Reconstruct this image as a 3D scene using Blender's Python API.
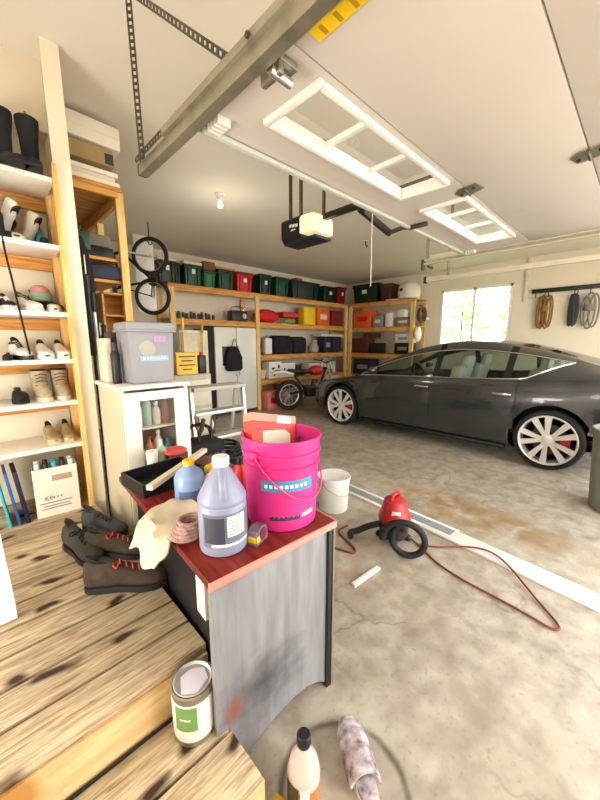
import bpy, bmesh, math, random
import numpy as np
from mathutils import Vector, Matrix, Euler
random.seed(7)
for o in list(bpy.data.objects): bpy.data.objects.remove(o, do_unlink=True)
S = bpy.context.scene
COL = S.collection
PI = math.pi

# ------------------------------------------------------------------ camera
CAM_H = 1.40
cam_d = bpy.data.cameras.new('camera'); cam = bpy.data.objects.new('camera', cam_d); COL.objects.link(cam)
cam_d.sensor_fit = 'HORIZONTAL'; cam_d.sensor_width = 36; cam_d.lens = 36*335/600; cam_d.clip_start = 0.02
tilt = math.atan(58/335)
cam.location = (0, 0, CAM_H)
cam.rotation_euler = (PI/2 - tilt, 0, math.radians(45.8) - PI/2)
S.camera = cam

# ------------------------------------------------------------------ light
W = bpy.data.worlds.new('daylight'); S.world = W; W.use_nodes = True
bg = W.node_tree.nodes['Background']
bg.inputs[0].default_value = (1.0, 0.985, 0.96, 1); bg.inputs[1].default_value = 6.6
def area(name, loc, rot, sx, sy, energy, color=(1, 1, 1), portal=False):
    l = bpy.data.lights.new(name, 'AREA'); l.shape = 'RECTANGLE'; l.size = sx; l.size_y = sy; l.energy = energy; l.color = color
    o = bpy.data.objects.new(name, l); COL.objects.link(o); o.location = loc; o.rotation_euler = rot
    if portal: l.cycles.is_portal = True
    return o
# daylight portals in the two doorways and the window (they only guide the sky's light)
area('doorway_portal', (2.075, -1.14, 1.06), (PI/2, 0, 0), 2.7, 2.1, 1, portal=True)
area('far_doorway_portal', (5.25, -1.14, 1.06), (PI/2, 0, 0), 2.8, 2.1, 1, portal=True)
area('window_portal', (7.80, 2.68, 1.88), (0, PI/2, 0), 1.3, 1.45, 1, portal=True)
# unseen fill lamps, added to brighten the room
def lamp(name, loc, e, r=0.12, c=(1, .84, .62)):
    l = bpy.data.lights.new(name, 'POINT'); l.energy = e; l.shadow_soft_size = r; l.color = c
    o = bpy.data.objects.new(name, l); COL.objects.link(o); o.location = loc
lamp('below_bulb_fill', (2.12, 3.42, 2.42), 7, 0.1, (1, .92, .78))  # fill added well below the bulb to lift the back of the room
lamp('above_door_fill', (2.3, .35, 2.62), 30, 0.15, (1, .94, .84))  # added fill hidden over the raised door, for ceiling and back wall
area('house_wall_fill', (-1.08, 1.35, 1.42), (0, math.radians(-96), 0), 2.0, 0.9, 62, (1, .95, .88))   # fill panel added in front of the solid house wall
lamp('camera_side_fill', (-0.5, 0.0, 1.8), 22, 0.35, (1, .95, .88))  # soft fill added out of view beside the camera
lamp('far_bay_fill', (5.2, -.5, 1.8), 42, 0.35, (1, .95, .87))  # soft fill added out of view to lighten the far bay
V = S.view_settings
V.view_transform = 'Standard'; V.look = 'None'; V.gamma = 1; V.use_curve_mapping = False
V.exposure = 0.30

# ------------------------------------------------------------------ materials
def lin(h):
    h = h.lstrip('#'); v = [int(h[i:i+2], 16)/255 for i in (0, 2, 4)]
    return tuple((c/12.92 if c <= .04045 else ((c+.055)/1.055)**2.4) for c in v) + (1,)
_m = {}
def mat(name, col, rough=.5, metal=0, var=.12, scale=8, col2=None, emit=0, bump=0, coat=0, stretch=(1, 1, 1), spec=.5, trans=0):
    if name in _m: return _m[name]
    m = bpy.data.materials.new(name); m.use_nodes = True; nt = m.node_tree; N = nt.nodes; L = nt.links
    b = N['Principled BSDF']; c = lin(col)
    b.inputs['Roughness'].default_value = rough; b.inputs['Metallic'].default_value = metal
    b.inputs['Specular IOR Level'].default_value = spec
    if coat: b.inputs['Coat Weight'].default_value = coat; b.inputs['Coat Roughness'].default_value = .05
    if trans: b.inputs['Transmission Weight'].default_value = trans
    tc = N.new('ShaderNodeTexCoord'); mp = N.new('ShaderNodeMapping'); mp.inputs['Scale'].default_value = stretch
    L.new(tc.outputs['Object'], mp.inputs[0])
    n = N.new('ShaderNodeTexNoise'); n.inputs['Scale'].default_value = scale; n.inputs['Detail'].default_value = 4
    L.new(mp.outputs[0], n.inputs['Vector'])
    r = N.new('ShaderNodeValToRGB'); r.color_ramp.elements[0].position = .3; r.color_ramp.elements[1].position = .7
    if col2: a_, b_ = lin(col2), c
    else: a_ = tuple(x*(1-var) for x in c[:3])+(1,); b_ = tuple(min(1, x*(1+var)) for x in c[:3])+(1,)
    r.color_ramp.elements[0].color = a_; r.color_ramp.elements[1].color = b_
    L.new(n.outputs[0], r.inputs[0]); L.new(r.outputs[0], b.inputs['Base Color'])
    if bump:
        bp = N.new('ShaderNodeBump'); bp.inputs['Strength'].default_value = bump; bp.inputs['Distance'].default_value = .01
        L.new(n.outputs[0], bp.inputs['Height']); L.new(bp.outputs[0], b.inputs['Normal'])
    if emit:
        b.inputs['Emission Color'].default_value = c; b.inputs['Emission Strength'].default_value = emit
    _m[name] = m; return m
def glass(name, tint='#ffffff', refl=1.0):
    if name in _m: return _m[name]
    m = bpy.data.materials.new(name); m.use_nodes = True; N = m.node_tree.nodes; L = m.node_tree.links
    N.remove(N['Principled BSDF']); o = N['Material Output']
    t = N.new('ShaderNodeBsdfTransparent'); t.inputs[0].default_value = lin(tint)
    g = N.new('ShaderNodeBsdfGlossy'); g.inputs['Roughness'].default_value = .02
    f = N.new('ShaderNodeFresnel'); f.inputs[0].default_value = 1.5
    ge = N.new('ShaderNodeNewGeometry'); iv = N.new('ShaderNodeMath'); iv.operation = 'SUBTRACT'; iv.inputs[0].default_value = 1; L.new(ge.outputs['Backfacing'], iv.inputs[1])
    ml = N.new('ShaderNodeMath'); ml.operation = 'MULTIPLY'; L.new(f.outputs[0], ml.inputs[0]); L.new(iv.outputs[0], ml.inputs[1])
    x = N.new('ShaderNodeMixShader'); L.new(ml.outputs[0], x.inputs[0]); L.new(t.outputs[0], x.inputs[1]); L.new(g.outputs[0], x.inputs[2])
    L.new(x.outputs[0], o.inputs[0]); _m[name] = m; return m
def wood(name, light, dark, scale=1.0, axis=0, knots=None, rough=.6, boards=0):
    """grain running along one axis; with knots=(colour) irregular dark knots; boards = board pitch for tint changes across y"""
    if name in _m: return _m[name]
    m = bpy.data.materials.new(name); m.use_nodes = True; nt = m.node_tree; N = nt.nodes; L = nt.links
    b = N['Principled BSDF']; b.inputs['Roughness'].default_value = rough; b.inputs['Specular IOR Level'].default_value = .3
    tc = N.new('ShaderNodeTexCoord'); mp = N.new('ShaderNodeMapping')
    st = [14*scale]*3; st[axis] = 1.3*scale; mp.inputs['Scale'].default_value = st
    L.new(tc.outputs['Object'], mp.inputs[0])
    n = N.new('ShaderNodeTexNoise'); n.inputs['Scale'].default_value = 2.2; n.inputs['Detail'].default_value = 6; n.inputs['Distortion'].default_value = 1.2
    L.new(mp.outputs[0], n.inputs['Vector'])
    r = N.new('ShaderNodeValToRGB'); r.color_ramp.elements[0].position = .32; r.color_ramp.elements[1].position = .62
    r.color_ramp.elements[0].color = lin(dark); r.color_ramp.elements[1].color = lin(light)
    L.new(n.outputs[0], r.inputs[0]); out = r.outputs[0]
    if boards:
        sx = N.new('ShaderNodeSeparateXYZ'); L.new(tc.outputs['Object'], sx.inputs[0])
        d = N.new('ShaderNodeMath'); d.operation = 'DIVIDE'; d.inputs[1].default_value = boards; L.new(sx.outputs[1], d.inputs[0])
        f = N.new('ShaderNodeMath'); f.operation = 'FLOOR'; L.new(d.outputs[0], f.inputs[0])
        wn = N.new('ShaderNodeTexWhiteNoise'); wn.noise_dimensions = '1D'; L.new(f.outputs[0], wn.inputs['W'])
        mr = N.new('ShaderNodeMapRange'); mr.inputs[3].default_value = .78; mr.inputs[4].default_value = 1.12; L.new(wn.outputs[0], mr.inputs[0])
        mm = N.new('ShaderNodeMixRGB'); mm.blend_type = 'MULTIPLY'; mm.inputs[0].default_value = 1
        L.new(out, mm.inputs[1]); L.new(mr.outputs[0], mm.inputs[2]); out = mm.outputs[0]
    if knots:
        mk = N.new('ShaderNodeMapping'); ks = [6.5]*3; ks[axis] = 3.0; mk.inputs['Scale'].default_value = ks; L.new(tc.outputs['Object'], mk.inputs[0])
        n3 = N.new('ShaderNodeTexNoise'); n3.inputs['Scale'].default_value = 5; L.new(tc.outputs['Object'], n3.inputs['Vector'])
        ad = N.new('ShaderNodeMixRGB'); ad.blend_type = 'ADD'; ad.inputs[0].default_value = .7; L.new(mk.outputs[0], ad.inputs[1]); L.new(n3.outputs['Color'], ad.inputs[2])
        v = N.new('ShaderNodeTexVoronoi'); v.voronoi_dimensions = '2D'; v.inputs['Scale'].default_value = 1.0; v.inputs['Randomness'].default_value = 1; L.new(ad.outputs[0], v.inputs['Vector'])
        r2 = N.new('ShaderNodeValToRGB'); e = r2.color_ramp.elements; e[0].position = .07; e[0].color = (1, 1, 1, 1); e[1].position = .17; e[1].color = (0, 0, 0, 1)
        L.new(v.outputs['Distance'], r2.inputs[0])
        mx = N.new('ShaderNodeMixRGB'); L.new(r2.outputs[0], mx.inputs[0]); L.new(out, mx.inputs[1]); mx.inputs[2].default_value = lin(knots); out = mx.outputs[0]
    L.new(out, b.inputs['Base Color'])
    bp = N.new('ShaderNodeBump'); bp.inputs['Strength'].default_value = .25; bp.inputs['Distance'].default_value = .004; L.new(n.outputs[0], bp.inputs['Height']); L.new(bp.outputs[0], b.inputs['Normal'])
    _m[name] = m; return m

def concrete():
    m = bpy.data.materials.new('concrete'); m.use_nodes = True; nt = m.node_tree; N = nt.nodes; L = nt.links
    b = N['Principled BSDF']; b.inputs['Roughness'].default_value = .45; b.inputs['Specular IOR Level'].default_value = .35
    tc = N.new('ShaderNodeTexCoord')
    def noise(sc, det=6, dist=0):
        n = N.new('ShaderNodeTexNoise'); n.inputs['Scale'].default_value = sc; n.inputs['Detail'].default_value = det; n.inputs['Distortion'].default_value = dist
        L.new(tc.outputs['Object'], n.inputs['Vector']); return n
    def ramp(src, p0, c0, p1, c1):
        r = N.new('ShaderNodeValToRGB'); e = r.color_ramp.elements; e[0].position = p0; e[0].color = c0; e[1].position = p1; e[1].color = c1; L.new(src, r.inputs[0]); return r.outputs[0]
    def mix(fac, a, c, mode='MIX'):
        x = N.new('ShaderNodeMixRGB'); x.blend_type = mode
        if isinstance(fac, float): x.inputs[0].default_value = fac
        else: L.new(fac, x.inputs[0])
        L.new(a, x.inputs[1])
        if isinstance(c, tuple): x.inputs[2].default_value = c
        else: L.new(c, x.inputs[2])
        return x.outputs[0]
    def math_(op, a, c=None):
        x = N.new('ShaderNodeMath'); x.operation = op
        for i, q in enumerate((a, c)):
            if q is None: continue
            if isinstance(q, (int, float)): x.inputs[i].default_value = q
            else: L.new(q, x.inputs[i])
        return x.outputs[0]
    K = (0, 0, 0, 1); Wt = (1, 1, 1, 1)
    base = ramp(noise(1.3, 8, .6).outputs[0], .32, lin('#8c8375'), .66, lin('#c0b8a9'))
    base = mix(.55, base, ramp(noise(9, 8, .3).outputs[0], .3, lin('#857c6d'), .65, lin('#c8c0b2')))
    base = mix(math_('MULTIPLY', ramp(noise(45, 4).outputs[0], .58, K, .72, Wt), .35), base, lin('#6f6350'))
    # hairline cracks
    nn = noise(3, 4); ad = N.new('ShaderNodeMixRGB'); ad.blend_type = 'ADD'; ad.inputs[0].default_value = .5; sh_ = N.new('ShaderNodeVectorMath'); sh_.inputs[1].default_value = (3.37, 1.13, 0); L.new(tc.outputs['Object'], sh_.inputs[0]); L.new(sh_.outputs[0], ad.inputs[1]); L.new(nn.outputs['Color'], ad.inputs[2])
    v = N.new('ShaderNodeTexVoronoi'); v.feature = 'DISTANCE_TO_EDGE'; v.inputs['Scale'].default_value = .95; L.new(ad.outputs[0], v.inputs['Vector'])
    base = mix(math_('MULTIPLY', ramp(v.outputs['Distance'], .002, Wt, .010, K), math_('MULTIPLY', ramp(noise(1.7).outputs[0], .45, K, .6, Wt), .45)), base, lin('#5e5343'))
    # rusty puddle stains by the floor strip and tyre-dark patches by the bay
    def blob(cx, cy, rx, ry, col, amt, lo=.35, hi=.6, ns=4.5, base=base):
        mp = N.new('ShaderNodeMapping'); mp.vector_type = 'TEXTURE'; mp.inputs['Location'].default_value = (cx, cy, 0); mp.inputs['Scale'].default_value = (rx, ry, 10)
        L.new(tc.outputs['Object'], mp.inputs[0])
        ln = N.new('ShaderNodeVectorMath'); ln.operation = 'LENGTH'; L.new(mp.outputs[0], ln.inputs[0])
        f = ramp(ln.outputs['Value'], .25, Wt, 1.0, K)
        g = ramp(noise(ns, 8, .8).outputs[0], lo, K, hi, Wt)
        return mix(math_('MULTIPLY', math_('MULTIPLY', f, g), amt), base, lin(col))
    base = blob(2.85, 1.05, .35, .9, '#9c7434', .75, base=base)
    base = blob(2.75, .6, .35, .8, '#86683a', .55, base=base)
    base = blob(3.5, 2.6, .7, 1.8, '#8f7850', .5, base=base)
    base = blob(1.6, 1.35, .6, .9, '#8a7656', .6, base=base)
    base = blob(5.0, 5.0, 1.2, 1.0, '#8a6a44', .8, .3, .5, base=base)
    base = blob(1.15, .35, .5, .5, '#8f8574', .6, base=base)
    # round ring stain near the steps
    mp = N.new('ShaderNodeMapping'); mp.vector_type = 'TEXTURE'; mp.inputs['Location'].default_value = (.675, .495, 0); mp.inputs['Scale'].default_value = (1, 1, 10)
    L.new(tc.outputs['Object'], mp.inputs[0]); ln = N.new('ShaderNodeVectorMath'); ln.operation = 'LENGTH'; L.new(mp.outputs[0], ln.inputs[0])
    d = math_('ABSOLUTE', math_('SUBTRACT', math_('ADD', ln.outputs['Value'], math_('MULTIPLY', noise(7).outputs[0], .03)), .215))
    ring = ramp(d, .003, Wt, .018, K)
    base = mix(math_('MULTIPLY', ring, math_('MULTIPLY', ramp(noise(6).outputs[0], .25, K, .5, Wt), .9)), base, lin('#5d564a'))
    L.new(base, b.inputs['Base Color'])
    bp = N.new('ShaderNodeBump'); bp.inputs['Strength'].default_value = .15; bp.inputs['Distance'].default_value = .005; L.new(noise(25, 6).outputs[0], bp.inputs['Height']); L.new(bp.outputs[0], b.inputs['Normal'])
    return m

cream = mat('wall_paint', '#e6dcc6', .85, var=.03, scale=2)
ceilp = mat('ceiling_paint', '#e6dfd1', .9, var=.03, scale=1.5)
whitep = mat('white_paint', '#efebe0', .5, var=.03)
doorw = mat('door_white', '#cbc3b9', .55, var=.02, scale=2)
black = mat('black_plastic', '#121214', .45, var=.3)
blackf = mat('black_fabric', '#17161a', .9, var=.4, scale=20, bump=.4)
rubber = mat('rubber', '#1a1a1a', .75, var=.25)
darkg = mat('dark_grey', '#34353a', .6, var=.2)
greyp = mat('grey_plastic', '#8b8c8e', .5, var=.06)
steel = mat('galvanised_steel', '#a9a493', .38, .85, var=.18, scale=14)
dsteel = mat('dark_steel', '#5b5448', .45, .8, var=.2)
chrome = mat('bright_metal', '#d6d6d2', .2, 1, var=.05)
alu = mat('aluminium', '#d5d4cc', .35, .6, var=.08)
white = mat('white_plastic', '#e6e5df', .4, var=.04)
offw = mat('off_white', '#ded6c2', .6, var=.06)
pine = wood('pine', '#dfa95f', '#b9772f', 1, 0)
pinev = wood('pine_upright', '#efcf8c', '#d9a552', 1, 2)
piney = wood('pine_lengthwise', '#dfa95f', '#b9772f', 1, 1)
ply = wood('plywood', '#d39a50', '#a86a26', .7, 0)
deckm = wood('deck_boards', '#cfbc9b', '#957c5e', 2.6, 0, knots='#3a261a', rough=.6, boards=.143)
deckf = wood('deck_fascia', '#e2c795', '#cfa870', 1, 0, knots='#bd8a48')
desktop = wood('mahogany_laminate', '#7c2a24', '#5c1914', .8, 1, rough=.28)
green = mat('green_tote', '#0c4029', .45, var=.12)
dgreen = mat('dark_green_tote', '#082a1d', .45, var=.12)
red = mat('red_plastic', '#c01a22', .4, var=.1)
dred = mat('dark_red', '#7a1418', .5, var=.15)
orange = mat('orange_plastic', '#e0601a', .5, var=.12)
yellow = mat('yellow_plastic', '#f0c61c', .5, var=.08)
blue = mat('blue_plastic', '#2f5ea8', .5, var=.1)
navy = mat('navy', '#161c3c', .6, var=.2)
teal = mat('teal', '#3aa0b8', .5, var=.1)
brown = mat('brown', '#5a3a22', .7, var=.2)
tan = mat('tan_leather', '#a58a62', .8, var=.2, scale=15)
pinkw = mat('pinkish_white', '#e6c9bd', .5, var=.06)
paper = mat('paper', '#eceae2', .8, var=.04)
clear = glass('clear_glass')

# ------------------------------------------------------------------ mesh helpers
class MB:
    def __init__(s): s.bm = bmesh.new()
    def _tf(s, vs, M):
        if M is not None:
            for v in vs: v.co = M @ v.co
    def box(s, c, d, rot=None, bev=0, M=None, taper=1.0):
        t = bmesh.new(); bmesh.ops.create_cube(t, size=1)
        for v in t.verts:
            k = taper if v.co.z < 0 else 1.0
            v.co = Vector((v.co.x*d[0]*k, v.co.y*d[1]*k, v.co.z*d[2]))
        if bev: bmesh.ops.bevel(t, geom=t.edges[:], offset=bev, segments=2, affect='EDGES', profile=.5)
        R = Euler(rot).to_matrix().to_4x4() if rot else Matrix()
        X = Matrix.Translation(c) @ R
        if M is not None: X = M @ X
        t.transform(X); me = bpy.data.meshes.new('t'); t.to_mesh(me); t.free(); s.bm.from_mesh(me); bpy.data.meshes.remove(me); return s
    def loft(s, rings, cap=True, closed=True):
        rs = [[s.bm.verts.new(p) for p in r] for r in rings]; n = len(rs[0])
        for a, b in zip(rs, rs[1:]):
            for i in range(n if closed else n-1):
                j = (i+1) % n
                try: s.bm.faces.new((a[i], a[j], b[j], b[i]))
                except ValueError: pass
        if cap:
            for r, f in ((rs[0], -1), (rs[-1], 1)):
                try: s.bm.faces.new(r[::f])
                except ValueError: pass
        return s
    def cyl(s, p0, p1, r0, r1=None, n=16, cap=True):
        p0, p1 = Vector(p0), Vector(p1); r1 = r0 if r1 is None else r1
        q = (p1-p0).to_track_quat('Z', 'Y').to_matrix()
        return s.loft([[p+q @ Vector((r*math.cos(2*PI*i/n), r*math.sin(2*PI*i/n), 0)) for i in range(n)] for p, r in ((p0, r0), (p1, r1))], cap)
    def lathe(s, prof, c=(0, 0, 0), n=24, M=None, cap=True):
        c = Vector(c); X = M or Matrix()
        return s.loft([[c+X @ Vector((r*math.cos(2*PI*i/n), r*math.sin(2*PI*i/n), z)) for i in range(n)] for r, z in prof], cap)
    def tube(s, pts, r, n=8, closed=False, smooth=0):
        P = [Vector(p) for p in pts]
        for _ in range(smooth):
            Q = [P[0]] if not closed else []
            m = len(P)
            for i in range(m if closed else m-1):
                a, b = P[i], P[(i+1) % m]; Q += [a*.75+b*.25, a*.25+b*.75]
            if not closed: Q.append(P[-1])
            P = Q
        m = len(P); rings = []; up = None
        for i in range(m):
            a = P[i-1] if (i > 0 or closed) else P[0]; b = P[(i+1) % m] if (i < m-1 or closed) else P[-1]
            t = (b-a)
            if t.length < 1e-9: t = Vector((0, 0, 1))
            t.normalize()
            if up is None:
                up = Vector((0, 0, 1)) if abs(t.z) < .9 else Vector((1, 0, 0))
            x = up-t*up.dot(t)
            if x.length < 1e-6: x = t.orthogonal()
            x.normalize(); y = t.cross(x); up = x
            rings.append([P[i]+x*(r*math.cos(2*PI*k/n))+y*(r*math.sin(2*PI*k/n)) for k in range(n)])
        if closed: rings.append(rings[0]); return s.loft(rings, False)
        return s.loft(rings, True)
    def sph(s, c, r, sc=(1, 1, 1), n=16, M=None, jit=0):
        t = bmesh.new(); bmesh.ops.create_uvsphere(t, u_segments=n, v_segments=max(6, n//2), radius=1)
        for v in t.verts:
            k = 1+jit*(random.random()-.5)
            v.co = Vector((v.co.x*r*sc[0]*k, v.co.y*r*sc[1]*k, v.co.z*r*sc[2]*k))
        X = Matrix.Translation(c); 
        if M is not None: X = X @ M
        t.transform(X); me = bpy.data.meshes.new('t'); t.to_mesh(me); t.free(); s.bm.from_mesh(me); bpy.data.meshes.remove(me); return s
    def prism(s, poly, h, M=None):
        """2D outline (x, y) extruded by h along z, then placed by M"""
        X = M or Matrix()
        return s.loft([[X @ Vector((p[0], p[1], z)) for p in poly] for z in (0, h)])
    def quad(s, *p):
        s.bm.faces.new([s.bm.verts.new(q) for q in p]); return s
    def mesh(s, name, m, ang=38):
        bm = s.bm; bmesh.ops.remove_doubles(bm, verts=bm.verts, dist=1e-5); bmesh.ops.recalc_face_normals(bm, faces=bm.faces)
        for f in bm.faces: f.smooth = True
        for e in bm.edges:
            if len(e.link_faces) != 2 or e.calc_face_angle(0) > math.radians(ang): e.smooth = False
        me = bpy.data.meshes.new(name); bm.to_mesh(me); bm.free(); me.materials.append(m); return me
def at(M, *pts): return [M @ Vector(p) for p in pts]
def RZ(a): return Matrix.Rotation(a, 4, 'Z')
def RX(a): return Matrix.Rotation(a, 4, 'X')
def RY(a): return Matrix.Rotation(a, 4, 'Y')
def TR(*p): return Matrix.Translation(p)

def tag(o, label, cat, group=None):
    o['label'] = label; o['category'] = cat
    if group: o['group'] = group
    return o
def T(name, label, cat, loc=(0, 0, 0), rz=0, group=None, rot=None):
    o = bpy.data.objects.new(name, None); COL.objects.link(o); o.location = loc; o.rotation_euler = rot or (0, 0, rz); o.empty_display_size = .1
    return tag(o, label, cat, group)
def part(name, mb, m, parent, label=None, ang=38):
    o = bpy.data.objects.new(name, mb.mesh(name, m, ang) if isinstance(mb, MB) else mb); COL.objects.link(o); o.parent = parent
    if label: o['label'] = label
    return o
def solo(name, mb, m, label, cat, loc=(0, 0, 0), rz=0, group=None, rot=None, ang=38):
    o = bpy.data.objects.new(name, mb.mesh(name, m, ang)); COL.objects.link(o); o.location = loc; o.rotation_euler = rot or (0, 0, rz)
    return tag(o, label, cat, group)
def struct(name, mb, m):
    o = bpy.data.objects.new(name, mb.mesh(name, m)); COL.objects.link(o); o['kind'] = 'structure'; return o
def copy_tree(o, parent=None):
    c = o.copy(); COL.objects.link(c)
    if parent is not None: c.parent = parent
    for ch in list(o.children): copy_tree(ch, c)
    return c
def dup(o, loc, rz, label, group=None, scale=None, rot=None):
    c = copy_tree(o); c.location = loc; c.rotation_euler = rot or (0, 0, rz); c['label'] = label
    if group: c['group'] = group
    if scale: c.scale = scale
    return c

# ------------------------------------------------------------------ the room
CEIL = 2.97; XW = 7.75; YB = 6.1; YF = -1.15
struct('floor', MB().box((3.4, 2.45, -.05), (9, 7.5, .1)), concrete())
struct('driveway', MB().box((3.4, -6.2, -.06), (20, 9.8, .1)), mat('driveway_concrete', '#b9b1a2', .9, var=.08))
struct('ceiling', MB().box((3.3, 2.4, CEIL+.05), (9.2, 7.4, .1)), ceilp)
struct('wall_back', MB().box((3.3, YB+.06, CEIL/2), (9.2, .12, CEIL)), cream)
b = MB(); wy0, wy1, wz0, wz1 = 1.98, 3.40, 1.24, 2.54
b.box((XW+.06, (YF+wy0)/2, CEIL/2), (.12, wy0-YF, CEIL)); b.box((XW+.06, (YB+wy1)/2, CEIL/2), (.12, YB-wy1, CEIL))
b.box((XW+.06, (wy0+wy1)/2, wz0/2), (.12, wy1-wy0, wz0)); b.box((XW+.06, (wy0+wy1)/2, (wz1+CEIL)/2), (.12, wy1-wy0, CEIL-wz1))
struct('wall_right', b, cream)
b = MB()
for x0, x1 in ((-1.1, .70), (3.45, 3.85), (6.65, XW)): b.box(((x0+x1)/2, YF-.06, CEIL/2), (x1-x0, .12, CEIL))
for x0, x1 in ((.70, 3.45), (3.85, 6.65)): b.box(((x0+x1)/2, YF-.06, (2.13+CEIL)/2), (x1-x0, .12, CEIL-2.13))
struct('wall_front', b, cream)
struct('wall_house', MB().box((-1.16, .85, CEIL/2), (.12, 4.0, CEIL)), cream)
struct('wall_left', MB().box((-.285, 2.835, CEIL/2), (1.63, .11, CEIL)), cream)
struct('wall_corner', MB().box((.505, 2.61, CEIL/2), (.05, .38, CEIL)), mat('corner_paint', '#eae0c8', .8, var=.04))
struct('trim_1', MB().box((.488, 2.413, (CEIL+.36)/2), (.085, .012, CEIL-.36-.002)), cream)
struct('wall_upper', MB().box((-.31, 2.72, (2.33+CEIL)/2+.14), (1.578, .2, CEIL-2.33-.28)), cream)
struct('wall_behind', MB().box((-.25, 4.5, CEIL/2), (.1, 3.2, CEIL)), cream)
# window with two sashes
wr = bpy.data.objects.new('window_1', None); COL.objects.link(wr); wr.location = (XW, (wy0+wy1)/2, wz0); wr['kind'] = 'structure'
hw, hh = (wy1-wy0)/2, wz1-wz0
b = MB()
for y in (-hw+.03, hw-.03, 0.0): b.box((.03, y, hh/2), (.07, .045, hh))
for z in (.025, hh-.025): b.box((.03, 0, z), (.07, 2*hw, .05))
b.box((-.035, 0, -.02), (.09, 2*hw+.1, .03), bev=.004)
part('window_frame', b, whitep, wr)
part('pane', MB().box((.03, -hw/2, hh/2), (.006, hw-.06, hh-.1)), glass('window_glass', '#eef4ee'), wr)
part('pane', MB().box((.05, hw/2, hh/2), (.006, hw-.06, hh-.1)), glass('window_glass'), wr)
# shrubs outside the window; bright haze is put into their pale leaf colour
leafm = mat('leaf', '#b4c596', .6, var=.2, scale=6)
def shrub(loc, label, seed, n=170):
    random.seed(seed); b = MB()
    for i in range(n):
        a = random.random()*2*PI; zz = random.random()**.8*2.6; r = .75*(1-.25*zz/2.6)*math.sqrt(random.random())
        p = Vector((r*math.cos(a), r*math.sin(a), .3+zz)); s = .10+.08*random.random()
        M = TR(*p) @ Euler((random.random()*3, random.random()*3, random.random()*3)).to_matrix().to_4x4()
        b.quad(*at(M, (0, -s, 0), (s*.5, 0, .02), (0, s, 0), (-s*.5, 0, .02)))
    t = T('shrub', label, 'shrub', loc, group=None)
    part('foliage', b, leafm, t); part('stem', MB().cyl((0, 0, 0), (0, 0, 2.2), .05, .02), brown, t)
shrub((9.6, 3.6, -.01), 'leafy green shrub outside, behind the left pane of the window', 1)
shrub((9.9, 2.2, -.01), 'leafy green shrub outside, behind the right pane of the window', 2)
struct('lawn', MB().box((14, 4, -.06), (12, 16, .1)), mat('lawn', '#8ba05c', .9, var=.2, scale=4))

# ------------------------------------------------------------------ wooden landing and step
dk = T('wooden_steps', 'wide plank landing with one lower step, weathered pine with dark knots', 'steps', (-.3, 1.6, 0))
def boards(y0, y1, x0, x1, z, pitch=.143, off=0):
    b = MB(); n = max(1, round((y1-y0)/pitch)); w = (y1-y0)/n
    for i in range(n):
        b.box(((x0+x1)/2+.3, y0+w*(i+.5)-1.6, z-.018), (x1-x0, w-.012, .036), bev=.003)
    return b
part('landing_boards', boards(.95, 2.772, -1.09, .47, .36), deckm, dk)
part('tread', boards(.62, .946, -1.09, .453, .18, .155), deckm, dk)
part('riser', MB().box((-.01, -.64+.003, .252), (1.56, .03, .143)), deckf, dk, 'pale yellow riser board')
part('riser', MB().box((-.01, -.965+.006, .072), (1.55, .03, .143)), deckf, dk)
b = MB()
for x in (-.9, -.3, .40): b.box((x+.3, .27, .162), (.04, 1.74, .32)); b.box((x+.3, -.80, .072), (.04, .28, .143))
part('stringer', b, deckf, dk)
part('packing_strip', MB().box((-.01, -.662+.0, .186), (1.55, .008, .006)), black, dk)

# ------------------------------------------------------------------ shoe shelf
ss = T('shoe_shelf', 'tall white shoe shelf with pine posts built beside the landing', 'shelf', (0, 2.6, .36))
lev = [2.29, 1.94, 1.57, 1.30, 1.05, .785]
for z in lev:
    part('shelf_board', MB().box((-.15, -.03, z-.36-.0125), (1.18, .34, .025), bev=.002), whitep, ss)
    part('cleat', MB().box((-.15, .13, z-.36-.062), (1.18, .03, .07)), pine, ss)
part('back_panel', MB().box((-.15, .165, 1.0), (1.18, .02, 1.99)), mat('shelf_back', '#e8dfc8', .7, var=.04), ss)
part('post', MB().box((.452-.008, -.20-.0, 1.0), (.022, .04, 2.0)), pinev, ss)
part('post', MB().box((.455, .06, 1.0), (.035, .07, 2.0)), pinev, ss)
part('side_panel', MB().box((.4755, -.06, 1.0), (.005, .24, 2.0)), ply, ss)

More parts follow.
